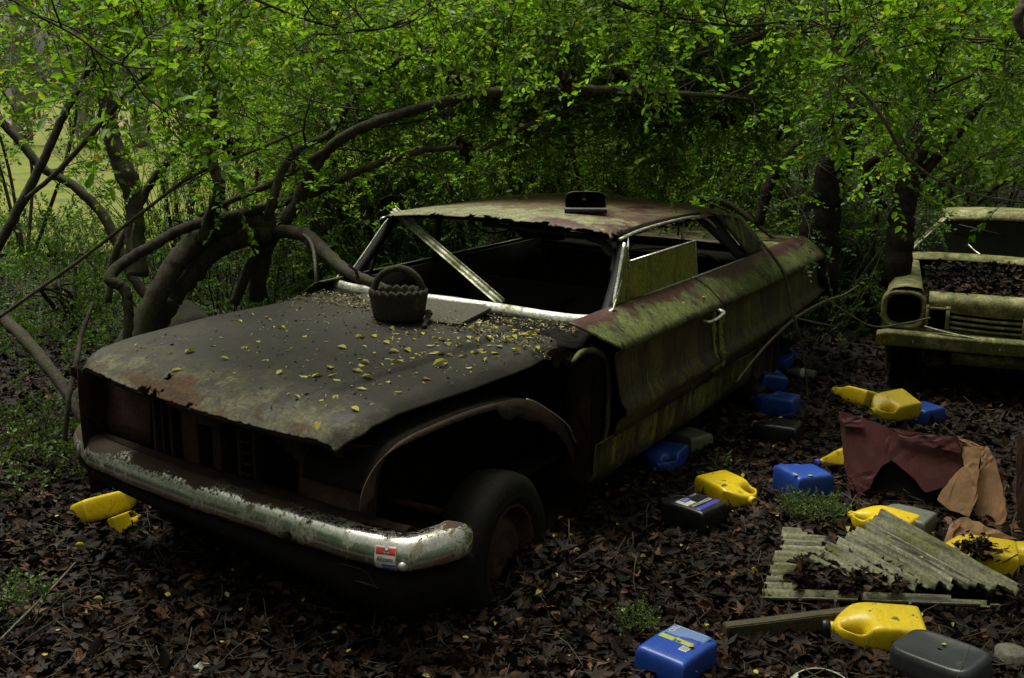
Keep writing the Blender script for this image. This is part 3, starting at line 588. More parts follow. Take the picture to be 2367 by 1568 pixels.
# --- screen pillars
def pillar(sg):
    A = np.array([(-.70, sg*.80, .93), (-.60, sg*.785, 1.02), (-.50, sg*.765, 1.12), (-.41, sg*.74, 1.22), (-.35, sg*.705, 1.285)])
    A = crv(A, 5); rows = [[tuple(a+np.array(o)) for o in ((.045, -sg*.0, 0), (.01, sg*.010, .004), (-.016, -sg*.0, .008), (-.022, -sg*.02, .004), (-.012, -sg*.042, -.004), (.025, -sg*.035, -.014))] for a in A]
    rows = [r+[r[0]] for r in rows]
    pl = gridm('windscreen_pillar', rows, 'rubber', car)
    tube('pillar_trim', [tuple(a+np.array((.0, sg*.015, .006))) for a in A[::3]], .005, 'trim', pl, 6)
pillar(-1); pillar(1)
# windscreen header, inside lip
H = [(-.35, .70, 1.275), (-.40, .5, 1.298), (-.43, 0, 1.312), (-.40, -.5, 1.295), (-.35, -.70, 1.272)]
strip('windscreen_header', H, .022, 'black', car, 1.)
strip('header_seal', [(-.40, .1, 1.27), (-.41, -.3, 1.265), (-.395, -.56, 1.25), (-.43, -.68, 1.19), (-.50, -.715, 1.10)], .012, 'rubber', car, 1.)
poly('torn_headlining', [PY(1345, 545, -.45), PY(1415, 550, -.58), PY(1420, 600, -.60), PY(1405, 590, -.58), PY(1385, 568, -.55)], .004, 'greyp', car, 3, .004)
poly('torn_headlining', [(-.2, .1, 1.29), (-.1, -.3, 1.28), (.0, -.2, 1.18), (-.05, .05, 1.22)], .004, 'black', car, 2, .01)
# chrome along the foot of the windscreen opening
WB = [(-.70, .845, .955), (-.755, .80, .935), (-.80, .6, .932), (-.835, .3, .938), (-.85, 0, .942), (-.85, -.3, .940), (-.835, -.55, .930), (-.80, -.72, .925), (-.75, -.80, .938), (-.70, -.835, .958)]
c = crv(WB, 6); T, N, B = frames(c); rows = [[tuple(c[i]+np.array(o)) for o in ((-.032, 0, -.028), (-.030, 0, -.010), (-.020, 0, .010), (-.004, 0, .020), (.016, 0, .014))] for i in range(len(c))]
gridm('windscreen_trim', rows, 'trim', car, .003)
# loose strip fallen across the opening
a = np.array([-.395, .70, 1.312]); b = np.array(PY(1160, 708, -.26)); b[2] = max(b[2], .95)
c = np.linspace(a, b, 16); side = np.cross(b-a, _f); side /= np.linalg.norm(side); nn = np.cross(b-a, side); nn /= np.linalg.norm(nn)
gridm('fallen_trim', [[tuple(q+side*s1+nn*s2) for s1, s2 in ((-.023, .006), (-.019, -.004), (-.008, -.006), (-.005, .001), (.003, .001), (.008, -.006), (.017, -.006), (.021, .006))] for q in c], 'mosstrim', car, .003)
# --- roof
ROOFX0, ROOFX1 = -.50, 1.36
def roof_z(x, y):
    e = 1.295-.008*(x+.4)-.10*max(0, (x-.72)/.64)**1.8; return e+.05*(1-min(1, abs(y)/.72)**2.2)*(1-max(0, (x-.8))*.5)-.02*max(0, (-.36-x)/.14)**2-.02*max(0, abs(y)-.66)/.06
nx, ny = 170, 150; P = np.zeros((nx, ny, 3)); keep = np.ones((nx, ny), bool)
for i in range(nx):
    for j in range(ny):
        x = ROOFX0+(ROOFX1-ROOFX0)*i/(nx-1); y = -.735+1.47*j/(ny-1); xe = x-.07*(1-(y/.735)**2)*max(0, 1-(x+.5)/.5)
        P[i, j] = (xe, y, roof_z(x, y)+.004*fbm(x*5, y*5))
        n = fbm(x*14+1, y*14)+.5*fbm(x*45, y*45)
        dl = min(j, 14)/14; df = i/14
        if n > -.10+dl*.9 and j < 14: keep[i, j] = False
        fr = .35 if y < .45 else .0
        if i < 9 and n > -.06+df*1.5-fr*.2: keep[i, j] = False
roof = gridm('roof', P, 'roof', car, .004, keep=keep)
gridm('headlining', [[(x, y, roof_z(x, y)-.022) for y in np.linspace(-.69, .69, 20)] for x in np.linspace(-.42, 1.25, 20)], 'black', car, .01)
# drip rails over the side windows, then the sloping rear pillars
for sg in (-1, 1):
    strip('drip_rail', [(-.46, sg*.735, 1.262), (-.2, sg*.722, 1.278), (.2, sg*.712, 1.281), (.55, sg*.708, 1.272), (.72, sg*.712, 1.245), (.86, sg*.722, 1.18)], .010, 'trim', car, .8)
    strip('roof_rail', [(-.42, sg*.70, 1.268), (.0, sg*.69, 1.277), (.6, sg*.685, 1.265), (.9, sg*.69, 1.24)], .024, 'black', car, 1.)
    top = [(.62, 1.265), (.80, 1.262), (.98, 1.25), (1.16, 1.232), (1.34, 1.20)]; bot = [(1.16, .955), (1.26, .955), (1.38, .955), (1.50, .955), (1.64, .95)]
    rows = []
    for k in range(9):
        t = k/8; xt = I(t, [0, .25, .5, .75, 1], [q[0] for q in top]); zt = I(t, [0, .25, .5, .75, 1], [q[1] for q in top]); xb = I(t, [0, .25, .5, .75, 1], [q[0] for q in bot])
        rows.append([(xt+(xb-xt)*s_-.02*math.sin(s_*3.1)*(1-t), sg*(.70+.085*s_+.012*math.sin(s_*3.14)-.03*(1-t)**4*0), zt+(.953-zt)*s_) for s_ in np.linspace(0, 1, 12)])
    gridm('rear_pillar', rows[3:], 'lichen', car, .01)
    gridm('pillar_reveal', [[(r[0], r[1]-sg*.02, r[2]) for r in row] for row in rows[:4]], 'rubber', car, .01)
# upright posts inside on the far side, cables
tube('window_post', [(.10, .77, .95), (.08, .74, 1.1), (.06, .71, 1.27)], .028, 'rubber', car, 8, flatten=.5)
tube('window_post', [(-.52, .78, .95), (-.46, .76, 1.1), (-.40, .73, 1.24)], .012, 'rubber', car, 6)
tube('hanging_cable', [(-.2, .35, 1.28), (-.1, .25, 1.18), (.1, .1, 1.22), (.2, 0, 1.28)], .006, 'rubber', car, 5)
tube('hanging_cable', [(.1, .2, 1.26), (.2, .0, 1.1), (.25, -.15, 1.0)], .005, 'rubber', car, 5)
tube('sagging_brace', [(-.1, .3, .62), (.2, .05, .72), (.4, -.1, .78)], .012, 'vinyl', car, 6)

# ================================================================ THINGS ON THE CAR
# terracotta basket planter on a board
bp = G(922, 738, .925); bk = empty('basket_planter', bp, 'mossy basket-shaped planter with hooped handle, standing by the windscreen of the big car', 'planter')
MB = Matrix.Translation(bp) @ Matrix.Rotation(R(-60), 4, 'Z')
k = 40; prf = [(0, 0), (.094, 0), (.104, .01), (.112, .05), (.117, .10), (.122, .115), (.122, .130), (.110, .135), (.104, .125), (.098, .08), (.085, .035), (0, .03)]
P = np.array([[(r*1.12*math.cos(a)*(1+.012*math.sin(a*20)*(z > .09)), r*.82*math.sin(a)*(1+.012*math.sin(a*20)*(z > .09)), z+(.012*abs(math.sin(a*10)) if z > .11 else 0)+.0015*math.sin(a*40+z*400)) for r, z in prf] for a in np.linspace(0, 2*math.pi, 160, endpoint=False)])
Mn = np.array(MB); gridm('pot', P@Mn[:3, :3].T+Mn[:3, 3], 'terr', bk, close_u=True)
hp = [(.115*math.cos(a), 0, .115+.125*math.sin(a)) for a in np.linspace(0, math.pi, 14)]; hp = np.array(hp)@Mn[:3, :3].T+Mn[:3, 3]
tube('handle', hp, .017, 'terr', bk, 10, 4, .03, 1.)
bd = poly('board', [G(770, 695, .915), G(900, 672, .94), G(1060, 690, .945), G(1135, 715, .94), G(1062, 752, .915), G(960, 742, .915)], .014, 'board', None, 2, .0006)
tag(bd, 'thin damp board lying on the cowl under the basket planter', 'board')
# mushroom-like knob beside it
kn = empty('small_spout', G(985, 750, .92), 'small brown clay knob leaning against the basket planter', 'clay fragment')
tube('stem', [G(980, 757, .915), G(985, 742, .93), G(990, 730, .95)], [.012, .010, .014], 'terr', kn, 8); tube('knob', [G(984, 728, .953), G(990, 724, .957), G(997, 727, .955)], [.006, .018, .008], 'terr', kn, 8)
# black tray standing on the roof
tp = G(1352, 490, 1.338); tr = empty('black_tub', tp, 'upturned black plastic tub lying on its side on the car roof', 'tub')
Mt = Matrix.Translation(tp+np.array([0, 0, .0])) @ Matrix.Rotation(YAW-R(90), 4, 'Z')
def rr(wd, hh, n=40, e=4): return [(math.copysign(abs(math.cos(a))**(2/e), math.cos(a))*wd/2, math.copysign(abs(math.sin(a))**(2/e), math.sin(a))*hh/2) for a in np.linspace(0, 2*math.pi, n, endpoint=False)]
st_ = [(.205, .095, -.05), (.215, .105, -.055), (.215, .105, -.045), (.19, .085, .05), (.17, .07, .075), (.02, .01, .078)]
Mn = np.array(Mt); P = np.array([[(x, d+(.018 if z > 0 else 0), .058+z) for (x, z) in rr(wd, hh)] for wd, hh, d in st_]).transpose(1, 0, 2)
gridm('shell', P@Mn[:3, :3].T+Mn[:3, 3], 'plastic', tr, .004, close_u=True)
P = np.array([[(.111*math.cos(a)*1., .02*math.sin(b)-.06, .014+.016*math.cos(b)) for b in np.linspace(0, 2*math.pi, 9)] for a in np.linspace(0, math.pi, 12)])
gridm('rolled_rim', P@Mn[:3, :3].T+Mn[:3, 3], 'plastic', tr)

# ================================================================ SECOND CAR (right edge)
FL = np.array([2.10, -1.46, 0.]); LU = np.array([.18, -.984, 0]); LU /= np.linalg.norm(LU); LW = np.array([-LU[1], LU[0], 0.])
def c2(u, w_, z): return tuple(FL+LU*u+LW*w_+np.array([0, 0, z-.10*max(0, w_)]))
car2 = empty('derelict_compact_car', c2(.9, 1.5, 0), 'mossy cream compact car at the right edge with empty headlamp and leaf-filled engine bay', 'car')
WD = 1.74
def q2(nm, rows, mt, th=.008, keep=None, off=0): return gridm(nm, [[c2(*p) for p in r] for r in rows], mt, car2, th, keep=keep, off=off)
# bumper: long V-folded bar
rows = [[(u, -.10+.05*((u-.87)/.9)**2+dx, .40+dz-.02*(u < 0)) for dx, dz in ((.09, .028), (.02, .034), (-.012, .020), (-.012, .006), (.0, -.012), (-.004, -.055), (.012, -.072), (.05, -.078))] for u in np.linspace(-.03, 1.82, 30)]
b2 = q2('front_bumper', rows, 'cream', .004)
for u in (.20, .72, 1.2): lathe('bumper_bolt', [(0, .006), (.008, .005), (.011, 0)], 'trim', b2, Matrix.Translation(c2(u, -.112+.05*((u-.87)/.9)**2, .37)) @ Matrix.Rotation(R(90), 4, 'X') @ Matrix.Rotation(0, 4, 'Y'), 12)
q2('splash_pan', [[(u, .02, .30), (u, .05, .22)] for u in np.linspace(.45, 1.6, 6)], 'cream')
# headlamp surrounds: rounded square with deep dark bowl
def bezel(uc):
    e = empty('headlamp', c2(uc, 0, .56), None, None); e.parent = car2; e.matrix_basis = Matrix.Translation(Vector(c2(uc, 0, .56))-car2.location)
    st = [(.29, .27, .10), (.285, .265, .01), (.265, .245, -.012), (.235, .215, -.010), (.222, .202, .01), (.21, .19, .09)]
    P = np.array([[c2(uc+x, d, .565+z) for (x, z) in rr(wd, hh, 44, 3.2)] for wd, hh, d in st]).transpose(1, 0, 2)
    gridm('bezel', P, 'cream', e, close_u=True)
    P = np.array([[c2(uc+x, d, .565+z) for (x, z) in rr(wd, hh, 44, 2.4)] for wd, hh, d in ((.22, .20, .085), (.205, .185, .07), (.19, .17, .10), (.10, .09, .16), (.08, .07, .14), (.02, .02, .15))]).transpose(1, 0, 2)
    gridm('bowl', P, 'black', e, close_u=True)
bezel(.125); bezel(1.62)
# nose panel over grille, grille bars, park-lamp opening
def nosez(u): return .68-.0*u
q2('nose_panel', [[(u, w_+.03*((u-.87)/.6)**2, z) for w_, z in ((.10, .690), (.05, .688), (.0, .672), (-.02, .645), (-.02, .60-.03*min(1, max(0, (u-.28)/.25))))] for u in np.linspace(.275, 1.47, 24)], 'cream')
q2('lamp_opening', [[(u, w_, z) for w_, z in ((-.02, .60), (-.018, .585))] for u in (.27, .40, .41)], 'cream')
for u0, u1 in ((.262, .282), (.385, .41)): q2('grille_post', [[(u, -.012, z) for z in (.46, .53, .61)] for u in (u0, u1)], 'cream', .02)
q2('grille_back', [[(u, .10, z) for z in (.42, .5, .62)] for u in np.linspace(.27, 1.5, 6)], 'black')
for k in range(4):
    z = .575-.036*k
    q2('grille_bar', [[(u, -.01+.02*((u-.87)/.6)**2+dx, z+dz-.012*min(1, (u-.41)*4)) for dx, dz in ((.02, .010), (-.004, .008), (-.008, 0), (.0, -.008))] for u in np.linspace(.41, 1.38, 20)], 'cream', .003)
q2('grille_post', [[(u, -.014, z) for z in (.43, .5, .57)] for u in (.845, .885)], 'cream', .02)
# lower apron between lamp and bumper
q2('lower_apron', [[(u, .02, z) for z in (.40, .45)] for u in np.linspace(0.0, 1.74, 10)], 'cream')
tag(None or tube('fallen_trim', [c2(.262, -.05, .475), c2(.42, -.08, .45), c2(.60, -.09, .425)], .008, 'white', car2, 6, flatten=.5))
# fenders and sides
def wing(sg):
    U = (lambda u: u) if sg < 0 else (lambda u: WD-u)
    rows = []
    for w_ in np.linspace(.0, 1.5, 22):
        t = w_/1.5; rows.append([(U(u), w_, z) for u, z in ((.245-.06*t, .70+.16*t-.03), (.225-.05*t, .715+.155*t), (.13, .722+.155*t), (.05, .705+.16*t), (.012, .66+.16*t), (-.005, .58+.1*t), (.0, .48+.05*t), (.02, .36), (.04, .22), (.05, .1))])
    q2('front_wing', rows, 'cream', .006)
wing(-1); wing(1)
for U in (lambda u: u, lambda u: WD-u):
    q2('side_panel', [[(U(u), w_, z) for u, z in ((.10, .90), (.03, .86), (.0, .78), (-.005, .6), (.02, .36), (.05, .1))] for w_ in np.linspace(1.5, 4.2, 14)], 'cream')
# bonnet frame edge, engine bay pan filled with leaves, cowl
q2('bay_pan', [[(u, w_, .62+.16*w_/1.3) for w_ in np.linspace(.05, 1.32, 8)] for u in np.linspace(.24, 1.5, 12)], 'black')
q2('cowl', [[(u, w_, z+.012*math.sin(u*3)) for w_, z in ((1.22, .845), (1.30, .875), (1.42, .892))] for u in np.linspace(.13, 1.61, 14)], 'cream')
q2('dashboard', [[(u, w_, z) for w_, z in ((1.42, .885), (1.7, .86), (1.75, .7))] for u in np.linspace(.15, 1.6, 8)], 'vinyl')
poly('bay_cover', [c2(.90, .45, .745), c2(1.05, .38, .745), c2(1.25, .42, .75), c2(1.3, .60, .78), c2(1.1, .66, .79), c2(.95, .58, .775)], .01, 'cream', car2, 2, .006)
# screen pillars, roof, inside
for U in (lambda u: u, lambda u: WD-u):
    tube('windscreen_pillar', [c2(U(.09), 1.36, .89), c2(U(.22), 1.62, 1.03), c2(U(.35), 1.86, 1.165)], [.022, .02, .022], 'cream', car2, 8, flatten=.8)
    tube('pillar_trim', [c2(U(.11), 1.33, .895), c2(U(.24), 1.60, 1.035), c2(U(.37), 1.83, 1.175)], .009, 'white', car2, 6)
    tube('rear_pillar', [c2(U(.09), 3.7, .89), c2(U(.22), 3.4, 1.06), c2(U(.36), 3.2, 1.18)], .03, 'cream', car2, 8)
q2('roof', [[(u, w_+.05*(1-((u-.87)/.65)**2)*-1*(w_ < 2.2), z-.035*abs((u-.87)/.65)**2.4) for w_, z in ((1.84, 1.165), (1.85, 1.185), (1.88, 1.215), (2.0, 1.245), (2.4, 1.265), (3.0, 1.255), (3.3, 1.21))] for u in np.linspace(.33, 1.41, 20)], 'cream', .012)
q2('floor_pan', [[(u, w_, .2) for w_ in (1.4, 2.5, 4)] for u in (.1, .9, 1.6)], 'black', .02)
st2 = box('seat', (0, 0, 0), (1.3, .15, .55), 'greyp', car2, .05); st2.matrix_basis = car2.matrix_basis.inverted() @ Matrix(((LU[0], LW[0], 0, c2(.22, 2.5, .4)[0]), (LU[1], LW[1], 0, c2(.22, 2.5, .4)[1]), (0, 0, 1, .4), (0, 0, 0, 1)))
q2('rear_bulkhead', [[(u, 3.4, z) for z in (.3, .6, .95)] for u in np.linspace(.1, 1.62, 5)], 'black')
tube('wiper', [c2(.62, 1.40, .905), c2(.58, 1.45, .93), c2(.53, 1.55, .975)], .007, 'trim', car2, 5)
tube('loose_rod', [c2(.45, 1.6, 1.12), c2(.75, 1.65, 1.06)], .007, 'rubber', car2, 5)

# ================================================================ JUGS
def jugbody(seed):
    """a four-litre jug in its own frame: X width, Y thickness, Z height, handle at +X top"""
    xs = [-.095, -.085, -.045, -.005, .030, .058, .082, .095]; zs = [0, .012, .06, .12, .165, .190, .235, .262, .285]
    hole = {(4, 5), (4, 6), (5, 5), (5, 6)}      # (column, row)
    def pos(i, k, s):
        x, z = xs[i], zs[k]; top = max(0, (z-.17)/.115)
        zt = {0: .195, 1: .222, 2: .262, 3: .285, 4: .283, 5: .272, 6: .245, 7: .212}[i]
        if k >= 5: z = .19+(z-.19)/(.285-.19)*(zt-.19)
        if k == 8: pass
        th = .056 if k < 5 else .056-.034*min(1, (z-.18)/.10)
        if i >= 4 and k >= 5: th = min(th, .030)
        if i in (0, 7) or k in (0,): th *= .80
        return (x, s*th, z)
    bm = bmesh.new(); VV = {}
    for i in range(8):
        for k in range(9):
            for s in (-1, 1): VV[i, k, s] = bm.verts.new(pos(i, k, s))
    cells = {(i, k) for i in range(7) for k in range(8)} - {(i, k) for (i, k) in [(a, b) for a in (4, 5) for b in (5, 6)]}
    for (i, k) in cells:
        bm.faces.new([VV[i, k, -1], VV[i+1, k, -1], VV[i+1, k+1, -1], VV[i, k+1, -1]]); bm.faces.new([VV[i, k, 1], VV[i, k+1, 1], VV[i+1, k+1, 1], VV[i+1, k, 1]])
        for (di, dk, a, b) in ((-1, 0, (i, k), (i, k+1)), (1, 0, (i+1, k+1), (i+1, k)), (0, -1, (i+1, k), (i, k)), (0, 1, (i, k+1), (i+1, k+1))):
            if (i+di, k+dk) not in cells:
                try: bm.faces.new([VV[(*a, -1)], VV[(*b, -1)], VV[(*b, 1)], VV[(*a, 1)]])
                except ValueError: pass
    bmesh.ops.recalc_face_normals(bm, faces=bm.faces)
    me = bpy.data.meshes.new('body'); bm.to_mesh(me); bm.free(); return me
JB = {}
def jug(label, base, top, col, roll=0, pitch=0, lift=0, hand=1, cap=None, labelkind=None, size=1.0, thick=1., z0=None, name='plastic_jug', cat='plastic jug', group='jugs dumped on the leaves', wide=1.):
    A = G(*base, .05); B = G(*top, .05); mid = (A+B)/2; d = B-A; d[2] = 0; d /= np.linalg.norm(d)
    if col not in JB:
        me = jugbody(0); me.materials.append(MT[col]); me.shade_smooth(); JB[col] = me
    zc = GH(mid[0], mid[1])+.048*thick*size+lift if z0 is None else z0
    e = empty(name, (mid[0], mid[1], zc), label, cat, group)
    Z = Vector(d); Y = Vector((0, 0, 1)); X = Y.cross(Z)*hand; Y2 = Z.cross(X)
    M = Matrix(((X[0], Y2[0], Z[0], 0), (X[1], Y2[1], Z[1], 0), (X[2], Y2[2], Z[2], 0), (0, 0, 0, 1)))
    e.rotation_mode = 'QUATERNION'; e.rotation_quaternion = (Matrix.Rotation(R(pitch), 4, Vector(d).cross(Vector((0, 0, 1)))) @ Matrix.Rotation(R(roll), 4, Vector(d)) @ M).to_quaternion()
    e.scale = (size*wide, size*thick, size)
    b = bpy.data.objects.new('jug_body', JB[col]); C.objects.link(b); b.parent = e; b.location = (0, 0, -.15)
    s = b.modifiers.new('s', 'SUBSURF'); s.levels = s.render_levels = 2
    off = Matrix.Translation((.012, 0, -.15))
    def L2(o): o.parent = e; return o
    if cap != 'none': L2(lathe('neck', [(.0, .262), (.022, .262), (.021, .30), (.017, .302), (.016, .285), (0, .285)], col, None, off, 20))
    if cap and cap != 'none': L2(lathe('cap', [(0, .318), (.022, .318), (.0255, .314), (.026, .293), (.022, .291)], cap, None, off, 24))
    sy = Y2.z if False else 1
    up = 1 if hand > 0 else 1
    # face that looks up: local +Y or -Y
    q = e.rotation_quaternion.to_matrix(); fy = 1 if q[2][1] > 0 else -1
    if labelkind:
        # frame on the upward face: X' to the right when the jug stands upright, Y' up the jug
        Ml = Matrix.Translation((0, fy*.0535, -.045)) @ Matrix(((-fy, 0, 0, 0), (0, 0, fy, 0), (0, 1, 0, 0), (0, 0, 0, 1)))
        if labelkind == 'front':
            lb = plate('paper_label', -.080, -.075, .080, .06, .0015, Ml, 'greyink', None, bow=.0); L2(lb)
            for nm, x0, y0, x1, y1, mt in (('violet_band', -.080, -.075, .080, -.048, 'violet'), ('pale_patch', -.078, -.012, -.012, .055, 'paper'), ('blue_badge', -.052, .018, -.002, .05, 'violet')):
                o = plate(nm, x0, y0, x1, y1, .0023+(.0006 if nm[0] == 'b' else 0), Ml, mt, None); o.parent = lb
            for s_, sz, x, y, mt in (('ANTIFREEZE', .027, .0, -.030, 'paper'), ('QUEST', .017, -.026, .034, 'paper'), ('COOLANT', .010, .045, .045, 'paper')):
                o = text('lettering', s_, sz, Ml @ Matrix.Translation((x, y, .0036)), mt, None, .92); o.parent = lb
        elif labelkind == 'back':
            lb = plate('paper_label', -.074, -.035, .070, .105, .0015, Ml, 'paperlb', None); L2(lb)
            for x0, y0, x1, y1, mt in ((-.074, .002, -.016, .028, 'lime'), (-.008, .004, .050, .030, 'lime'), (-.008, .034, .060, .046, 'blue'), (-.074, .030, -.070, .032, 'paper'), (-.062, .0985, .060, .1005, 'paper')):
                o = plate('printed_panel', x0, y0, x1, y1, .0023, Ml, mt, None); o.parent = lb
            o = plate('barcode', .026, -.034, .056, -.004, .003, Ml, 'paper', None); o.parent = lb
            for kk in range(6): o = plate('bar', .029+kk*.0043, -.030, .0303+kk*.0043, -.008, .0038, Ml, 'ink', None); o.parent = lb
            for kk in range(5): o = plate('print_line', -.010, .056+kk*.008, .050-.01*(kk % 2), .0575+kk*.008, .0023, Ml, 'lightink', None); o.parent = lb
            o = text('lettering', 'OIL', .030, Ml @ Matrix.Translation((-.055, .072, .0028)) @ Matrix.Rotation(R(90), 4, 'Z'), 'paper', None); o.parent = lb
        else:
            lb = plate('paper_label', -.05, -.06, .05, .05, .0015, Ml, 'paperlb', None); L2(lb)
            o = plate('pale_patch', -.045, -.01, .045, .03, .0023, Ml, 'paper', None); o.parent = lb
    return e
jug('yellow jug lying open-necked against the black labelled jug', (1640, 1112), (1738, 1158), 'yellow', hand=1, size=1.05)
jug('long blue jug on its side beside a mossy dark jug near the car sill', (1838, 940), (1738, 925), 'bluep', hand=-1, thick=1.1)
jug('mossy black jug lying just in front of the long blue jug', (1842, 1000), (1738, 985), 'blackp', hand=-1, thick=1.1)
jug('blue jug with torn pale label, leaning against the rear of the big car', (1795, 900), (1742, 868), 'bluep', roll=12, pitch=10, hand=1, labelkind='small', lift=.05)
jug('blue jug farthest back, tipped up by the rear wheel with its handle hole showing', (1778, 838), (1822, 842), 'bluep', roll=25, pitch=25, hand=1, lift=.03, size=.9)
jug('blue jug by the car sill with its handle hollow toward the camera', (1555, 1040), (1512, 1078), 'bluep', hand=1)
jug('dusty grey jug half under the car sill behind a blue jug', (1612, 1020), (1560, 1000), 'greyp', hand=1, size=.9)
jug('bulging blue jug lying alone above the green weed patch', (1885, 1140), (1800, 1090), 'bluep', hand=-1, size=1.1, thick=1.25)
jug('yellow jug farthest from the camera, neck pointing at the big car', (2012, 920), (1935, 900), 'yellow', roll=18, hand=1, size=.98)
jug('yellow jug resting against the top edge of the maroon seat panel', (2095, 975), (2015, 985), 'yellow', roll=-15, pitch=-4, hand=1, lift=.12)
jug('blue jug near the cream car, behind the yellow jug on the maroon panel', (2150, 960), (2080, 938), 'bluep', hand=-1, size=1.02)
jug('yellow jug with blue cap showing only its handle beside the maroon panel', (1982, 1052), (1916, 1058), 'yellow', roll=28, pitch=-6, hand=-1, cap='violet', size=.95)
jug('yellow jug half hidden under the top edge of the corrugated sheet', (2080, 1222), (1995, 1198), 'yellow', hand=1)
jug('slate grey jug in the shade under the maroon panel', (2120, 1212), (2040, 1192), 'greyp', hand=1, size=.95)
jc = jug('yellow jug filled with black leaves beside the corrugated sheet', (2325, 1295), (2190, 1275), 'yellow', hand=1, size=1.08)
jug('yellow green jug cut off by the right edge of the photograph', (2410, 1292), (2355, 1290), 'yellow', roll=15, hand=1)
jug('large yellow jug with black cap in the foreground, handle toward the camera', (2112, 1466), (1932, 1452), 'yellow', roll=-6, hand=1, cap='blackp', size=1.14, wide=.86)
jug('black labelled jug lying with its printed face up', (1642, 1200), (1534, 1164), 'blackp', hand=-1, labelkind='front', size=1.08, thick=1.15)
jug('blue jug in the foreground with its back label and barcode up', (1520, 1560), (1635, 1478), 'bluep', hand=1, cap='none', labelkind='back', size=1.06, thick=1.1)
jug('broken yellow jug under the left end of the chrome bumper', (215, 1182), (290, 1162), 'yellow', roll=-25, hand=1, size=1.0)
jug('scrap of yellow jug handle poking out of leaves under the bumper', (272, 1205), (312, 1190), 'yellow', roll=60, hand=1, size=.5, name='jug_fragment', cat='plastic scrap')
# worn black can in the foreground
cn = empty('black_can', (*G(2175, 1530, .08)[:2], .06), 'worn black rectangular can lying beside the large yellow jug', 'can', 'jugs dumped on the leaves')
d = G(2240, 1560, .05)-G(2110, 1500, .05); a = math.atan2(d[1], d[0]); cn.rotation_euler = (R(6), R(-5), a)
P = np.array([[(x*sx, y*sx, z) for (x, y) in rr(.31, .20, 56, 5)] for sx, z in ((.05, -.07), (.9, -.07), (1, -.055), (1.0, -.006), (1.012, 0), (1, .006), (.99, .045), (.94, .064), (.86, .070), (.80, .066), (.05, .068))]).transpose(1, 0, 2)
o = gridm('can_body', P, 'blackw', None, close_u=True); o.parent = cn
o = lathe('spout', [(0, .035), (.018, .035), (.02, 0)], 'blackw', None, Matrix.Translation((-.155, .05, .0)) @ Matrix.Rotation(R(-90), 4, 'Y'), 16); o.parent = cn
# clear bottle
bt = empty('drinks_bottle', G(1850, 862, .03), 'small dull clear bottle lying beyond the blue jugs', 'bottle')
A = G(1885, 868, .03); B = G(1820, 858, .03); Mb = Matrix.Translation(A) @ (Vector(B-A).to_track_quat('Z', 'Y').to_matrix().to_4x4()); lb = np.linalg.norm(B-A)
lathe('body', [(0, 0), (.033, .0), (.036, .01), (.036, lb*.68), (.030, lb*.78), (.014, lb*.92), (.014, lb)], 'greyp', bt, Mb, 20); lathe('label_band', [(.0368, .07), (.0368, .10)], 'paper', bt, Mb, 20)

# ================================================================ MAROON SEAT PANEL
def V3(pts): return [at(*p) for p in pts]
dm = depth(G(1965, 1150)); dm2 = depth(G(2300, 1215)); DP = lambda x, dy=0: dm+(dm2-dm)*(x-1965)/335+dy
sp = empty('torn_seat_panel', G(2110, 1180), 'torn maroon vinyl car seat back with tan lining, standing on its edge in the leaves', 'car seat panel')
def mp(pts, mat, th=.02, dd=0, nm='cover', cuts=3, jit=.0018): return poly(nm, [at(x, y, DP(x)+dd+(.0006*(1150-y))) for x, y in pts], th, mat, sp, cuts, jit)
mp([(1940, 952), (1990, 965), (2055, 990), (2130, 1002), (2200, 1015), (2222, 1032), (2225, 1075), (2215, 1120), (2140, 1140), (2110, 1105), (2060, 1065), (2035, 1085), (2010, 1130), (1985, 1152), (1962, 1145), (1958, 1100), (1950, 1050)], 'maroon', .03)
mp([(2040, 1080), (2060, 1060), (2115, 1100), (2222, 1118), (2236, 1180), (2180, 1215), (2080, 1185), (2020, 1150), (2005, 1130)], 'black', .01, .06, 'shadow_sheet', 2, .002)  # black sheet standing in for the shadow under the torn cover
mp([(2055, 990), (2095, 1000), (2150, 1005), (2205, 1010), (2225, 1028), (2220, 1048), (2160, 1035), (2090, 1018)], 'maroon', .006, -.04, 'torn_fold', 3, .002)
mp([(1940, 952), (1962, 958), (1990, 968), (2000, 990), (1950, 985)], 'maroon', .006, -.035, 'torn_fold')
mp([(2222, 1032), (2268, 1036), (2262, 1085), (2228, 1080)], 'tan', .004, -.03, 'lining')
mp([(2212, 1008), (2240, 1020), (2278, 1034), (2262, 1040), (2235, 1030)], 'tan', .003, .03, 'lining')
mp([(2225, 1078), (2264, 1085), (2256, 1140), (2262, 1145), (2240, 1195), (2195, 1178), (2165, 1155), (2195, 1110)], 'tan', .003, -.04, 'lining', 3, .0015)
mp([(2268, 1036), (2282, 1034), (2300, 1060), (2318, 1130), (2330, 1190), (2322, 1212), (2290, 1225), (2255, 1190), (2262, 1110), (2270, 1070)], 'tan', .02, .02, 'side_bolster', 3, .0015)
mp([(2205, 1150), (2240, 1160), (2200, 1240), (2150, 1222), (2180, 1190)], 'maroon', .02, .0, 'torn_fold')
st3 = empty('vinyl_strip', G(2290, 1245), 'torn tan and brown vinyl strip lying on the leaves below the seat panel', 'vinyl scrap')
poly('strip', [G(2195, 1205, .10), G(2235, 1195, .12), G(2290, 1220, .10), G(2350, 1245, .08), G(2364, 1262, .03), G(2330, 1278, .02), G(2260, 1255, .04), G(2200, 1240, .05)], .004, 'tan', st3, 3, .003)
poly('flap', [G(2195, 1205, .10), G(2225, 1212, .10), G(2205, 1238, .06), G(2185, 1280, .01), G(2178, 1270, .02)], .003, 'tan', st3, 2, .005)
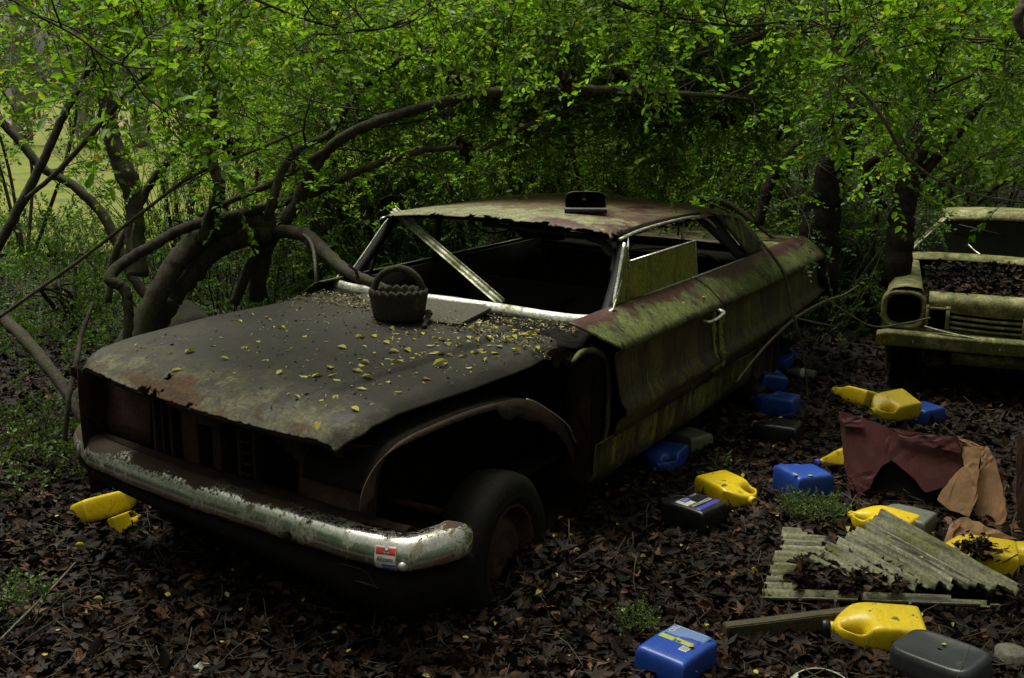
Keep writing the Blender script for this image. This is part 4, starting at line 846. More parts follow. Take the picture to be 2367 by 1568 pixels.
sp2 = empty('narrow_seat_panel', G(2370, 1230), 'narrow brown upholstered panel standing upright at the right edge', 'car seat panel')
poly('cover', [at(2352, 1010, DP(2352)), at(2372, 1000, DP(2372)), at(2420, 1010, DP(2400)), at(2430, 1220, DP(2400)), at(2352, 1225, DP(2352)), at(2348, 1120, DP(2352))], .05, 'redbrown', sp2, 3, .002)

# ================================================================ CORRUGATED SHEETS, PLANK, SCRAPS
def corrugated(nm, label, O, U, V, poly2, zf, pitch, amp, du=.012, holes=0.):
    O = np.array(O); U = np.array(U, float); Vv = np.array(V, float); lu = np.linalg.norm(U); lv = np.linalg.norm(Vv); U /= lu; Vv /= lv; nu_ = int(lu/du); nv_ = int(lv/.012)
    P = np.zeros((nu_, nv_, 3)); keep = np.ones((nu_, nv_), bool); pp = np.array(poly2)
    def inside(x, y):
        c_ = False; n = len(pp); j = n-1
        for i in range(n):
            if (pp[i][1] > y) != (pp[j][1] > y) and x < (pp[j][0]-pp[i][0])*(y-pp[i][1])/(pp[j][1]-pp[i][1])+pp[i][0]: c_ = not c_
            j = i
        return c_
    for i in range(nu_):
        for j in range(nv_):
            a = i/(nu_-1); b = j/(nv_-1); q = O+U*lu*a+Vv*lv*b; x, y = q[0], q[1]; z = zf(a, b)+amp*math.sin(2*math.pi*a*lu/pitch)+.01*fbm(a*4, b*4); P[i, j] = (x, y, z)
            n = .10*fbm(a*12, b*16); keep[i, j] = inside(a+n, b+n)
    # own frame: origin at the corner, local Y along the ribs
    ang = math.atan2(Vv[1], Vv[0])-math.pi/2; ca, sa = math.cos(ang), math.sin(ang); Q = P-O; P = np.stack([Q[..., 0]*ca+Q[..., 1]*sa, -Q[..., 0]*sa+Q[..., 1]*ca, Q[..., 2]], -1)
    o = gridm(nm, P, 'fibre_ribshade', None, .005, keep=keep); o.location = Vector(O); o.rotation_euler = (0, 0, ang); return tag(o, label, 'corrugated sheet')
O = G(2040, 1188, .16); Uc = G(1868, 1290, .10)-O; Vc = G(2352, 1385, .03)-O; Uc[2] = 0; Vc[2] = 0
corrugated('corrugated_sheet', 'upper mossy corrugated sheet with torn lower edge, propped over the other sheet', (O[0], O[1], 0), Uc*1.05, Vc*1.02,
   [(-.02, 0), (.55, 0), (1.02, .02), (1.0, .12), (.80, .34), (.82, .5), (.66, .60), (.56, .57), (.42, .74), (.36, .70), (.22, .86), (.10, .97), (0, 1.02), (-.02, 1.02)], lambda a, b: .17-.09*b-.05*a*(1-b)-.02*a, .064, .019)
O2 = G(1808, 1242, .04); U2 = G(1757, 1385, .04)-O2; V2 = G(2310, 1420, .03)-G(1757, 1385, .04); U2[2] = 0; V2[2] = 0
corrugated('corrugated_sheet', 'lower corrugated sheet half buried under leaves with a long narrow front strip', (O2[0], O2[1], 0), U2, V2,
   [(0, 0), (1, 0), (1.0, .98), (.955, 1.0), (.91, .7), (.88, .3), (.80, .16), (.70, .14), (.55, .12), (.5, .30), (.42, .32), (.40, .22), (.34, .42), (.26, .38), (.22, .2), (.12, .22), (.06, .14), (0, .06)], lambda a, b: .045+.03*(1-a)*(1-b)+.02*b, .058, .015)
pk = [G(1675, 1448, .07), G(1912, 1418, .07)]; dd = pk[1]-pk[0]; ln = np.linalg.norm(dd)
pl = box('plank', (0, -.022, 0), (ln*1.25, .022, .075), 'wood', None, .004); pl.location = (pk[0][0], pk[0][1], GH(pk[0][0], pk[0][1])-.005); pl.rotation_euler = (0, 0, math.atan2(dd[1], dd[0])); tag(pl, 'wet wooden plank on edge behind the large yellow jug', 'plank')
# broken pale shell at the bottom edge
sc_ = G(1880, 1612, .0); sh = empty('broken_shell', sc_, 'broken pale green white plastic dome at the bottom edge', 'plastic scrap')
P = []
for a in np.linspace(0, 2*math.pi, 48, endpoint=False):
    P.append([(sc_[0]+.02+.12*math.cos(a)*math.cos(b), sc_[1]-.02+.12*math.sin(a)*math.cos(b), -.01+.09*math.sin(b)) for b in np.linspace(.0, .85+.10*math.sin(a*3)+.04*rng.normal(), 9)])
gridm('dome', P, 'white', sh, .004, close_u=True)
cy = G(2335, 1530, 0); cc = empty('concrete_stub', cy, 'round concrete stub at the right bottom corner', 'concrete block'); lathe('block', [(0, .05), (.045, .05), (.055, .045), (.058, -.03)], 'concrete', cc, Matrix.Translation(cy), 24)
ws = poly('white_scrap', [G(448, 1540, .03), G(462, 1530, .05), G(480, 1532, .05), G(484, 1540, .03), G(468, 1545, .03), G(458, 1556, .02)], .002, 'white', None, 1, .002); tag(ws, 'torn scrap of white plastic on the leaves near the bottom left', 'plastic scrap')
rk = empty('mossy_rock', G(385, 775, 0), 'mossy boulder behind the bonnet at the foot of the arching tree', 'rock')
def rock(par, c_, rx, ry, rz, mt='stone'):
    bm = bmesh.new(); bmesh.ops.create_icosphere(bm, subdivisions=4, radius=1)
    for v in bm.verts:
        n = 1+.35*fbm(v.co.x*1.6+9, v.co.y*1.6+v.co.z*1.3+4)+.1*fbm(v.co.x*5, v.co.z*5+v.co.y*3); v.co = Vector((v.co.x*rx*n+c_[0], v.co.y*ry*n+c_[1], v.co.z*rz*n+c_[2]))
    me = bpy.data.meshes.new('stone'); bm.to_mesh(me); bm.free(); return link('stone', me, mt, par, True)
q = at(390, 720, 7.3); rock(rk, (q[0], q[1], .12), .42, .35, .42)


# ================================================================ TREES AND SHRUBS
def tree_root(name, P, label, cat, group=None):
    return empty(name, (P[0], P[1], 0), label, cat, group)
# --- the arching tree behind the car
T1 = tree_root('arching_tree', at(320, 800, 6.5), 'large multi-stemmed tree arching from behind the bonnet right across above the car roof', 'tree')
trunks = [
 ('trunk', [(318, 860, 6.2, 58), (330, 760, 6.25, 54), (365, 680, 6.3, 50), (405, 610, 6.4, 50), (455, 550, 6.5, 48), (520, 522, 6.55, 46), (580, 512, 6.6, 50), (640, 518, 6.6, 52)]),
 ('trunk', [(350, 860, 6.5, 62), (352, 770, 6.5, 60), (385, 700, 6.5, 58), (430, 640, 6.55, 58), (490, 580, 6.6, 54), (560, 548, 6.6, 50), (630, 535, 6.6, 46)]),
 ('limb', [(288, 830, 6.0, 20), (296, 760, 6.0, 22), (296, 700, 6.0, 24), (285, 665, 6.0, 26), (252, 645, 6.0, 26), (285, 608, 6.1, 26), (340, 575, 6.2, 26), (410, 535, 6.3, 26), (480, 510, 6.4, 24), (560, 492, 6.5, 22), (640, 472, 6.6, 20), (720, 450, 6.6, 18), (790, 415, 6.5, 17), (870, 380, 6.5, 17), (960, 352, 6.5, 15), (1040, 342, 6.4, 12), (1100, 345, 6.4, 8)]),
 ('limb', [(630, 525, 6.6, 44), (675, 490, 6.6, 34), (700, 440, 6.6, 28), (722, 395, 6.55, 26), (765, 340, 6.5, 25), (830, 298, 6.4, 24), (915, 268, 6.4, 24), (1010, 240, 6.3, 23), (1110, 217, 6.3, 22), (1220, 208, 6.2, 21), (1300, 204, 6.2, 19), (1400, 207, 6.1, 17), (1520, 214, 6.1, 15), (1650, 222, 6.0, 11), (1740, 232, 6.0, 6)]),
 ('limb', [(615, 525, 6.6, 26), (628, 470, 6.5, 22), (650, 400, 6.5, 20), (690, 345, 6.5, 18), (760, 310, 6.6, 15), (800, 250, 6.6, 15), (850, 190, 6.6, 15), (910, 145, 6.5, 15), (1000, 118, 6.5, 12), (1100, 110, 6.5, 8), (1180, 118, 6.5, 5)]),
 ('limb', [(640, 535, 6.6, 30), (700, 542, 6.4, 34), (740, 575, 6.2, 34), (780, 612, 6.0, 32), (820, 638, 5.85, 28), (860, 652, 5.7, 22), (900, 668, 5.6, 12)]),
 ('limb', [(460, 500, 6.4, 10), (540, 462, 6.5, 15), (640, 418, 6.5, 16), (715, 370, 6.5, 16), (800, 322, 6.5, 12), (850, 300, 6.5, 9)]),
 ('limb', [(1110, 350, 6.4, 9), (1150, 330, 6.4, 10), (1220, 290, 6.3, 10), (1300, 262, 6.3, 9), (1400, 242, 6.2, 8), (1500, 238, 6.2, 6), (1560, 242, 6.2, 4)]),
 ('limb', [(1300, 206, 6.2, 9), (1400, 180, 6.3, 12), (1500, 150, 6.3, 13), (1590, 132, 6.2, 13), (1690, 108, 6.1, 12), (1760, 80, 6.0, 11), (1820, 52, 5.9, 10), (1880, 48, 5.8, 9), (1910, 70, 5.7, 5)]),
 ('limb', [(590, 690, 6.9, 40), (600, 620, 6.8, 42), (618, 560, 6.7, 40), (640, 530, 6.6, 36)]),
 ('limb', [(540, 705, 6.7, 22), (570, 630, 6.7, 24), (590, 580, 6.65, 22), (600, 550, 6.6, 18)]),
]
cur = []
for nm, rows in trunks: cur.append(limb(nm, px(rows), 'bark', T1, 10, .05))
for ci in (0, 1, 2, 3, 3, 3, 4, 4, 5, 6):      # broken stubs along the limbs
    c = cur[ci]; q = c[int(rng.uniform(.2, .85)*(len(c)-1))]; dd = np.array([rng.normal(0, .5), rng.normal(0, .5), rng.uniform(.3, 1)]); tb = Tubes(); W_ = wander(q[:3], dd, rng.uniform(.10, .38), 4, .25); tb.add(W_, np.linspace(q[3]*.38, q[3]*.10+.001, len(W_)), 6, .05); tb.build('broken_stub', 'bark', T1)
B_ = []; D_ = []
for ci, n_, lo in ((3, 70, .35), (4, 30, .4), (2, 3, .8), (6, 6, .3), (7, 16, .2), (8, 50, .05)):
    c = cur[ci]
    for k in range(n_):
        q = c[int(rng.uniform(lo, 1)*(len(c)-1))][:3]; dd = CR*rng.normal(.35, .8)+np.array([0, 0, 1])*rng.uniform(-.1, 1.1)+_f*rng.uniform(.3, 1.7); B_.append(q); D_.append(dd)
foliate(T1, B_, D_, .85, .007, 9, SPR, 'leaf', step=.075, grav=-.01, subs=1)
# --- slim stems on the left
def stem(name, label, rows, n, L=.7, mat='bark', lm='leaf', lo=.3, protos=SPR, cat='tree', group=None, step=.10, up=.3, lm_up=(0, 0, .3), subs=1, extra=()):
    r = px(rows); base = r[0].copy(); root = tree_root(name, base, label, cat, group); cs = [limb('trunk', r, mat, root, 8)]
    for e in extra: cs.append(limb('branch', px(e), mat, root, 6))
    B_ = []; D_ = []
    for k in range(n):
        c = cs[rng.integers(0, len(cs))]; q = c[int(rng.uniform(lo, 1)*(len(c)-1))][:3]; B_.append(q); D_.append(CR*rng.normal(0, .9)+_f*rng.normal(0, .9)+np.array([0, 0, 1])*rng.normal(up, .5))
    if n: foliate(root, B_, D_, L, .005, 8, protos, lm, step=step, subs=subs)
    return root
stem('sinuous_tree', 'slim dark wavy upright trunk left of the arching tree', [(470, 560, 6.4, 30), (488, 500, 6.3, 30), (508, 440, 5.9, 28), (500, 400, 5.9, 28), (478, 360, 5.9, 27), (478, 310, 5.9, 26), (490, 260, 5.9, 25), (488, 200, 5.9, 25), (472, 120, 5.9, 24), (468, 40, 5.9, 22), (470, -80, 5.9, 20)], 14, .7, lo=.75)
stem('mature_tree', 'broad dark trunk bending left, behind the slim stems on the left', [(318, 640, 7.0, 50), (312, 560, 7.0, 46), (310, 480, 7.0, 42), (290, 400, 7.0, 46), (262, 330, 7.0, 40), (248, 260, 7.0, 38), (244, 180, 7.0, 36), (256, 80, 7.0, 34), (262, -60, 7.0, 32), (262, -400, 7.0, 26)], 10, .9, lo=.7)
stem('leaning_sapling', 'thin sapling leaning right from the left edge, crossing in front of the broad trunk', [(-60, 640, 5.8, 24), (0, 560, 5.8, 23), (60, 450, 5.8, 22), (110, 350, 5.8, 20), (150, 260, 5.8, 18), (195, 180, 5.8, 17), (250, 100, 5.8, 14), (330, 10, 5.8, 12), (400, -60, 5.8, 9)], 9, .6, lo=.5)
stem('leaning_sapling', 'straight thin rod of a sapling rising from the lower left to the broad trunk', [(60, 460, 5.6, 10), (140, 390, 5.6, 12), (230, 290, 5.6, 12), (320, 190, 5.6, 11), (400, 140, 5.6, 9), (470, 90, 5.6, 6)], 8, .6, lo=.4)
stem('leaning_sapling', 'longest thinnest stem, slanting from the left edge across the arching tree', [(-40, 760, 5.4, 9), (60, 690, 5.5, 9), (200, 590, 5.6, 9), (330, 490, 5.7, 8), (440, 410, 5.8, 8), (560, 360, 5.9, 7), (700, 300, 6, 5)], 7, .5, lo=.5)
stem('forked_sapling', 'crooked sapling leaning right between the broad trunk and the wavy one', [(250, 700, 7.6, 16), (262, 600, 7.6, 18), (300, 520, 7.6, 20), (345, 430, 7.6, 20), (390, 370, 7.6, 18), (450, 300, 7.6, 16), (500, 240, 7.6, 14), (560, 160, 7.6, 10)], 10, .7, lo=.5)
stem('leaning_sapling', 'dark bent stem behind the others, falling from the left edge down to the right', [(340, 690, 8, 22), (290, 610, 8, 24), (240, 500, 8, 24), (170, 430, 8, 22), (100, 390, 8, 20), (40, 320, 8, 20), (-40, 240, 8, 18)], 6, .6, lo=.6)
stem('stump_tree', 'thick straight dark trunk standing behind the arching tree and the windscreen', [(742, 700, 8.4, 78), (740, 600, 8.4, 74), (738, 480, 8.4, 70), (742, 360, 8.4, 62), (748, 240, 8.4, 56), (752, 60, 8.4, 50), (750, -300, 8.4, 40)], 14, 1.0, lo=.5)
stem('hooked_shoot', 'pale thin shoot bending down onto the bonnet beside the windscreen', [(729, 672, 5.9, 7), (729, 620, 5.9, 7), (722, 570, 6.1, 8), (705, 545, 6.3, 8), (680, 535, 6.5, 8)], 0, mat='barkl', cat='shoot')
stem('low_shoot', 'bare stem growing up past the left end of the chrome bumper', [(150, 1020, 5.2, 12), (158, 930, 5.2, 13), (178, 830, 5.3, 13), (190, 770, 5.4, 11), (215, 700, 5.5, 9)], 0, .3, lo=.5, cat='shoot')
stem('fallen_limb', 'dark crooked limb lying at the far left, left of the bonnet', [(210, 1010, 5.3, 14), (150, 900, 5.4, 26), (80, 810, 5.6, 30), (10, 740, 5.8, 30), (-80, 690, 6, 28)], 0, .3, lo=.2, cat='fallen limb')
# --- right-hand stems
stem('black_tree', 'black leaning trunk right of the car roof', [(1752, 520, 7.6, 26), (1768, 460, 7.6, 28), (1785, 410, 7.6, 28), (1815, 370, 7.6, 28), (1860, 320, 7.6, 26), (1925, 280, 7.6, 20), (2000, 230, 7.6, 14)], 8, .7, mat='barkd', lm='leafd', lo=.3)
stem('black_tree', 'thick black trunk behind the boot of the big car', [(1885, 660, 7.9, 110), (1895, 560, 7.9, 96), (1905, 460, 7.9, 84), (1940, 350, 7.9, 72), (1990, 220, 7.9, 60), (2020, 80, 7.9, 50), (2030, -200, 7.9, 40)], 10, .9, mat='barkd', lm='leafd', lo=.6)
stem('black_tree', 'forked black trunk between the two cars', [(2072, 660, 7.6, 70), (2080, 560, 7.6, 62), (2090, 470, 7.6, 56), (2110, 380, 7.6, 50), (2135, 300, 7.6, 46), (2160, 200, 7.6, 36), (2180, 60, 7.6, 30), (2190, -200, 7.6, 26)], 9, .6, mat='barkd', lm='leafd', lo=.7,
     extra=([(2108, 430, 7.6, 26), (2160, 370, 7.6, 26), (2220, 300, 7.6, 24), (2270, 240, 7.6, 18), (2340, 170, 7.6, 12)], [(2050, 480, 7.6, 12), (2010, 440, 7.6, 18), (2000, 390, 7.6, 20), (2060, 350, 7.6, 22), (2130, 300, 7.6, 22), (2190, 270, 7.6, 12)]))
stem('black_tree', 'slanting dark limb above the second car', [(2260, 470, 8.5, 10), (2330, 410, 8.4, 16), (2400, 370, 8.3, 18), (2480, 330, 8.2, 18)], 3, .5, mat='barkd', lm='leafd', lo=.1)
stem('dark_pole_sapling', 'dark leaning pole behind the car roof at the right of the tub', [(1690, 510, 8.5, 9), (1640, 490, 8.3, 12), (1720, 410, 8.3, 12), (1765, 360, 8.3, 9)], 8, .6, lm='leafd', lo=.3)
stem('bent_bough', 'smooth black bough arched over behind the rear of the car roof', [(1560, 466, 8.2, 6), (1600, 461, 8.1, 12), (1650, 463, 8, 16), (1695, 478, 7.9, 16), (1740, 512, 7.8, 12), (1800, 560, 7.7, 9), (1850, 590, 7.6, 6)], 0, cat='fallen limb')
stem('trailing_vine', 'dark vine hanging over the rear wing of the big car', [(1640, 470, 7.2, 4), (1700, 500, 7.2, 5), (1760, 560, 6.95, 7), (1800, 612, 6.45, 8), (1822, 660, 6.38, 7), (1832, 720, 6.35, 7), (1850, 780, 6.3, 5), (1862, 860, 6.3, 4), (1868, 930, 6.3, 5)], 0, .3, lo=.2, cat='vine')
stem('hanging_vine', 'pale green vine curving down through the leaves at the upper right', [(1906, -60, 4.2, 6), (1908, 20, 4.2, 8), (1918, 70, 4.2, 9), (1936, 105, 4.2, 10), (1930, 145, 4.2, 9), (1965, 190, 4.2, 8), (2010, 230, 4.2, 8), (2050, 290, 4.2, 8), (2085, 350, 4.25, 8), (2140, 400, 4.3, 7), (2200, 432, 4.3, 6), (2280, 455, 4.3, 5), (2380, 470, 4.3, 4)], 22, .36, mat='barkl', lo=.05, protos=SPR, cat='vine', step=.08,
     extra=([(1936, 145, 4.2, 7), (2000, 95, 4.15, 7), (2090, 45, 4.1, 7), (2180, -10, 4.1, 6)], [(1925, 160, 4.2, 5), (2060, 115, 4.3, 6), (2200, 90, 4.4, 5), (2367, 98, 4.5, 5)]))
stem('overhanging_branch', 'leafy branch reaching in from the top right corner above the second car', [(2460, 60, 4.6, 10), (2380, 110, 4.6, 9), (2280, 160, 4.6, 8), (2190, 200, 4.6, 7), (2110, 245, 4.6, 5)], 18, .4, lo=.05, cat='branch', step=.08)
stem('overhanging_branch', 'leafy branch hanging across the top centre, nearest to the camera', [(1200, -120, 4.3, 10), (1320, -40, 4.3, 9), (1440, 15, 4.3, 8), (1560, 40, 4.3, 7), (1700, 60, 4.3, 6), (1820, 50, 4.3, 4)], 26, .42, lo=.05, cat='branch', step=.08)
stem('overhanging_branch', 'leafy branch with bright leaves hanging in the upper left', [(420, -140, 4.4, 9), (520, -40, 4.4, 8), (640, 20, 4.4, 7), (760, 60, 4.4, 6), (860, 70, 4.4, 5), (980, 40, 4.4, 4)], 20, .42, lo=.05, cat='branch', step=.08)
stem('overhanging_branch', 'sparse twig with large leaves hanging near the left edge', [(-60, -60, 4, 8), (60, 20, 4, 7), (170, 80, 4, 6), (280, 150, 4, 5), (400, 160, 4, 4)], 8, .4, lo=.2, cat='branch', protos=SPRBIG)
mo = stem('mossy_branch_end', 'mossy broken branch end in the top right corner', [(2430, -60, 3, 50), (2380, 0, 3, 34), (2352, 40, 3, 26), (2366, 90, 3, 12)], 0, mat='bark', cat='branch')
# --- shrubs filling the wood behind the car
def shrub(x, d, h, spread, n, lm, label, ns=4, protos=SPR, L=.8, group='shrubs behind the cars', z0=.3, mat='bark', step=.10, sc_=1.):
    b = at(x, 600, d); b[2] = 0; root = empty('shrub', b, label, 'shrub', group); B_ = []; D_ = []
    for k in range(ns):
        a = rng.uniform(0, 6.28); top = b+np.array([math.cos(a)*spread*.7, math.sin(a)*spread*.7, h*rng.uniform(.7, 1.05)]); midp = (b+top)/2+rng.normal(0, .18, 3)+np.array([0, 0, .2])
        c = limb('stem', [(*b, .022), (*midp, .017), (*top, .007)], mat, root, 6)
        for q in range(n//ns):
            t = rng.uniform(z0, 1); p = c[int(t*(len(c)-1))][:3]; a2 = rng.uniform(0, 6.28); B_.append(p); D_.append((math.cos(a2), math.sin(a2), rng.normal(.25, .45)))
    foliate(root, B_, D_, L, .005, 8, protos, lm, step=step, subs=1, sc_=sc_)
PL = iter(['just outside the left edge', 'beyond the leftmost sapling', 'low at the foot of the broad trunk', 'on the lawn edge behind the broad trunk', 'right of the wavy trunk', 'deep behind the wavy trunk',
 'behind the left end of the arching limb', 'under the arching limb by the far windscreen pillar', 'behind the windscreen, farther one', 'behind the fallen windscreen strip', 'behind the roof, left of the tub', 'deepest one left of the tub',
 'directly behind the tub', 'behind the right half of the roof', 'nearest one above the rear pillar', 'deepest one above the rear pillar', 'above the boot lid', 'at the foot of the thick black trunk', 'behind the forked black trunk', 'left of the cream car roof',
 'above the cream car windscreen', 'just outside the right edge', 'between the thick and the forked black trunks', 'touching the cream car roof', 'at the foot of the straight trunk behind the windscreen', 'just above the front of the roof', 'just right of the tub'])
k = 0
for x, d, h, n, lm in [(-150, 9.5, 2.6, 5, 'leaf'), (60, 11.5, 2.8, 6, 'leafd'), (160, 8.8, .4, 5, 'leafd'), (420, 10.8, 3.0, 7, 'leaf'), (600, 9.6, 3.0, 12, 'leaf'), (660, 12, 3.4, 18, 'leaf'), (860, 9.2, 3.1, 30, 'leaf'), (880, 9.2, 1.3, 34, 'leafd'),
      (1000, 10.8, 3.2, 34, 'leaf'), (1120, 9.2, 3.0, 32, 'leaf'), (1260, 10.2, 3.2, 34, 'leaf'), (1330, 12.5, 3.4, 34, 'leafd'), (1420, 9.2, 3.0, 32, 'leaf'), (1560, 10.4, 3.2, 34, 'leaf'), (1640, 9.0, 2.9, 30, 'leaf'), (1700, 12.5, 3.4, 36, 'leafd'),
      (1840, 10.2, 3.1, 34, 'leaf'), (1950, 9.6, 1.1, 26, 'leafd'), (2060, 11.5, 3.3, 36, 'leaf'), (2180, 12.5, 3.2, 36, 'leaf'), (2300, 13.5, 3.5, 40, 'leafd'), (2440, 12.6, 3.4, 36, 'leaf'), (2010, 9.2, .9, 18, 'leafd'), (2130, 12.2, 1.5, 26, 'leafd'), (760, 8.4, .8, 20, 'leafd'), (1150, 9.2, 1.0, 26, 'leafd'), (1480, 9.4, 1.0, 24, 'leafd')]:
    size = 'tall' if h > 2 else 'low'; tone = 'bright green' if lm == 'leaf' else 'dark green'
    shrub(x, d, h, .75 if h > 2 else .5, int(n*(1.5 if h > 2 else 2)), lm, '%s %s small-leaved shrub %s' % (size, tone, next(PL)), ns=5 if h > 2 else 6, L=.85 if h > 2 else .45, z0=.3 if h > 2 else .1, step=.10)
for x, y, d, lb in [(1052, 168, 6.1, 'above the arching limb over the windscreen'), (1306, 172, 6.1, 'above the arching limb over the roof'), (1806, 282, 6.0, 'right of the arching limb tip'), (1672, 262, 6.2, 'just under the arching limb tip'), (530, 328, 6.0, 'in front of the lawn'), (1075, 330, 6.4, 'between the two long limbs')]:
    P_ = at(x, y, d); root = empty('dead_leaf_clump', P_, 'black clump of dead hanging leaves ' + lb, 'dead leaves', 'dead leaf clumps caught in the branches')
    tube('stalk', [P_+np.array([0, 0, .16]), P_+np.array([.01, 0, .08]), P_], .002, 'twig', root, 4)
    o_ = P_+rng.normal(0, .022, (16, 3)); dd = rng.normal(0, .4, (16, 3)); dd[:, 2] -= 1; scatter('leaves', [leafshape(.07, .035, .4, .3)+(np.zeros(2, int),)], o_, dd, rng.uniform(.6, 1.2, 16), ['litter', 'twig'], root, 1.)
# bare brown stems of the thicket behind the car: nobody could count them
tb = Tubes()
for i in range(900):
    x = rng.uniform(350, 1960); d = rng.uniform(8.2, 13); b = at(x, 600, d); b[2] = -.05; P = wander(b, (rng.normal(0, .3), rng.normal(0, .3), 1), rng.uniform(.7, 2.6), 6, .12, 0); tb.add(P, np.linspace(rng.uniform(.004, .010), .002, len(P)), 4)
tag(tb.build('thicket_stems', 'bark'), 'tangle of thin bare stems in the dark thicket behind the cars', 'thicket', kind='stuff')
pos = []; dr = []
for i in range(5200):
    x = rng.uniform(-200, 2600); d = rng.uniform(7.8, 13.5); b = at(x, 600, d)
    if x < 620 and (d > 10 or rng.random() < .93): continue
    if x > 1980 and d < 11.5: continue
    b[2] = abs(rng.normal(0, .42)); pos.append(b); dr.append((rng.normal(), rng.normal(), rng.uniform(.2, 1.2)))
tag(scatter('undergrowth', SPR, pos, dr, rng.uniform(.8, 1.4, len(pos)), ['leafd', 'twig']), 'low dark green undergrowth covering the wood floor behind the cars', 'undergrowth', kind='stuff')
pos = []; dr = []
for i in range(1500):
    q = at(rng.uniform(-300, 900), 600, rng.uniform(11, 15)); q[2] = abs(rng.normal(0, .13)); pos.append(q); dr.append((rng.normal(), rng.normal(), rng.uniform(.3, 1.4)))
tag(scatter('lawn_edge_herbs', SPR, pos, dr, rng.uniform(.7, 1.3, len(pos)), ['leafd', 'twig']), 'low herbs and seedlings growing between the left trunks and the lawn', 'undergrowth', kind='stuff')
pos = []; dr = []
for i in range(1500):
    q = at(rng.uniform(-250, 640), 600, rng.uniform(7.3, 11.5)); q[2] = abs(rng.normal(0, .10)); pos.append(q); dr.append((rng.normal(), rng.normal(), rng.uniform(.2, 1.)))
tag(scatter('ground_herbs', SPR, pos, dr, rng.uniform(.6, 1.2, len(pos)), ['leafd', 'twig']), 'scattered low dark herbs on the ground among the left trunks', 'undergrowth', kind='stuff')
# --- far wood: trees one can tell apart only by where they stand
def fartree(x, d, h, rw, cz, n, label, lm='leaffar', mat='barkg', sc_=1.0, protos=SPRFAR, tw=.16):
    b = at(x, 400, d); b[2] = 0; root = empty('woodland_tree', b, label, 'tree', 'trees of the far wood')
    tp = b+np.array([rng.normal(0, .5), rng.normal(0, .5), h]); limb('trunk', [(*b, tw), (*((b+tp)/2+rng.normal(0, .2, 3)), tw*.8), (*tp, tw*.35)], mat, root, 8)
    pos = b+np.column_stack([rng.normal(0, rw, n), rng.normal(0, rw, n), rng.uniform(cz, h+1, n)]); dr = rng.normal(0, 1, (n, 3))
    scatter('crown', protos, pos, dr, sc_*rng.uniform(.7, 1.3, n), [lm, 'twig'], root, 1.)
fts = []
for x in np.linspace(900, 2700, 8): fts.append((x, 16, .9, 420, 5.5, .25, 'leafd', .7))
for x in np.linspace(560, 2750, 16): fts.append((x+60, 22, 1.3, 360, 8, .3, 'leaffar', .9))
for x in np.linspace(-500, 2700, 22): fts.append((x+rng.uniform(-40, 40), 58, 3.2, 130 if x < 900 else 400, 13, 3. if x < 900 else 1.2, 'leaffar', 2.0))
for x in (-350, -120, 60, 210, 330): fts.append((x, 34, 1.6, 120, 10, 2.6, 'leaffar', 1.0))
for x, d, rw, n, h, cz, lm, s_ in fts:
    if d > 50 and 540 < x < 700: continue
    side = 'left' if x < 800 else 'centre' if x < 1600 else 'right'
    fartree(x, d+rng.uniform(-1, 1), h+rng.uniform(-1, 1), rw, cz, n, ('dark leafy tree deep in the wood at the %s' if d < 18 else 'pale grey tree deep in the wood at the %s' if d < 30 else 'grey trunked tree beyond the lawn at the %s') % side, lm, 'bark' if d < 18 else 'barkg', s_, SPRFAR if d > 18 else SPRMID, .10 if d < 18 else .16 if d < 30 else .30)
# unseen wood added behind and beside the camera to shade the fronts of things
pos = []
while len(pos) < 5200:
    a = rng.uniform(0, 2*math.pi); r_ = rng.uniform(6.5, 12); q = CP+np.array([math.cos(a), math.sin(a), 0])*r_+_f*1.5; v = q-CP
    if v@_f > 0 and abs(v@CR)/(v@_f) < .75: continue
    q[2] = rng.uniform(0, 5.2); pos.append(q)
pos = np.array(pos); tag(scatter('added_shade_wood', SPRFAR, pos, rng.normal(0, 1, (len(pos), 3)), rng.uniform(1.2, 2.2, len(pos)), ['leafd', 'twig'], None, 1.), 'unseen dark leafy wood added behind and beside the viewer to shade the scene', 'wood', kind='stuff')
# ================================================================ LITTER
def dead(L, lob=False):
    if not lob:
        V, F = leafshape(L, L*rng.uniform(.4, .65), rng.uniform(-.3, .6), rng.uniform(-.2, .5)); return V, F, np.zeros(len(F), int)
    # lobed leaf: five pointed lobes as quads round a centre
    V = [(0, 0, 0)]; F = []
    for k in range(5):
        a = -1.9+k*.95; r = L*(1, .8, 1.05, .85, .7)[k]*.6; V += [(r*.45*math.cos(a-.42), r*.45*math.sin(a-.42), .004), (r*math.cos(a), r*math.sin(a), rng.uniform(-.01, .02)), (r*.45*math.cos(a+.42), r*.45*math.sin(a+.42), .004)]
        F.append((0, 1+3*k, 2+3*k, 3+3*k))
    return np.array(V), np.array(F), np.zeros(5, int)
DEAD = [dead(rng.uniform(.045, .075)) for _ in range(9)]+[dead(rng.uniform(.065, .10), True) for _ in range(2)]+[dead(rng.uniform(.06, .09)) for _ in range(3)]
def under_car(P): return (P[:, 0] > -1.85) & (P[:, 0] < 2.4) & (np.abs(P[:, 1]) < .75)
def lay(n, xr, dr_, zoff=(0, .03)):
    out = []
    while len(out) < n:
        m_ = 4000; x = rng.uniform(*xr, m_); d = dr_[0]*(dr_[1]/dr_[0])**rng.uniform(0, 1, m_)
        P = CP+(_f[None]+CR[None]*((x-1183.5)/FO)[:, None])*d[:, None]; P[:, 2] = GH(P[:, 0], P[:, 1])+rng.uniform(*zoff, m_); P = P[~under_car(P)]; out += list(P)
    return np.array(out[:n])
P = lay(72000, (-300, 2700), (2.9, 15)); D = rng.normal(0, 1, (len(P), 3)); D[:, 2] *= .28
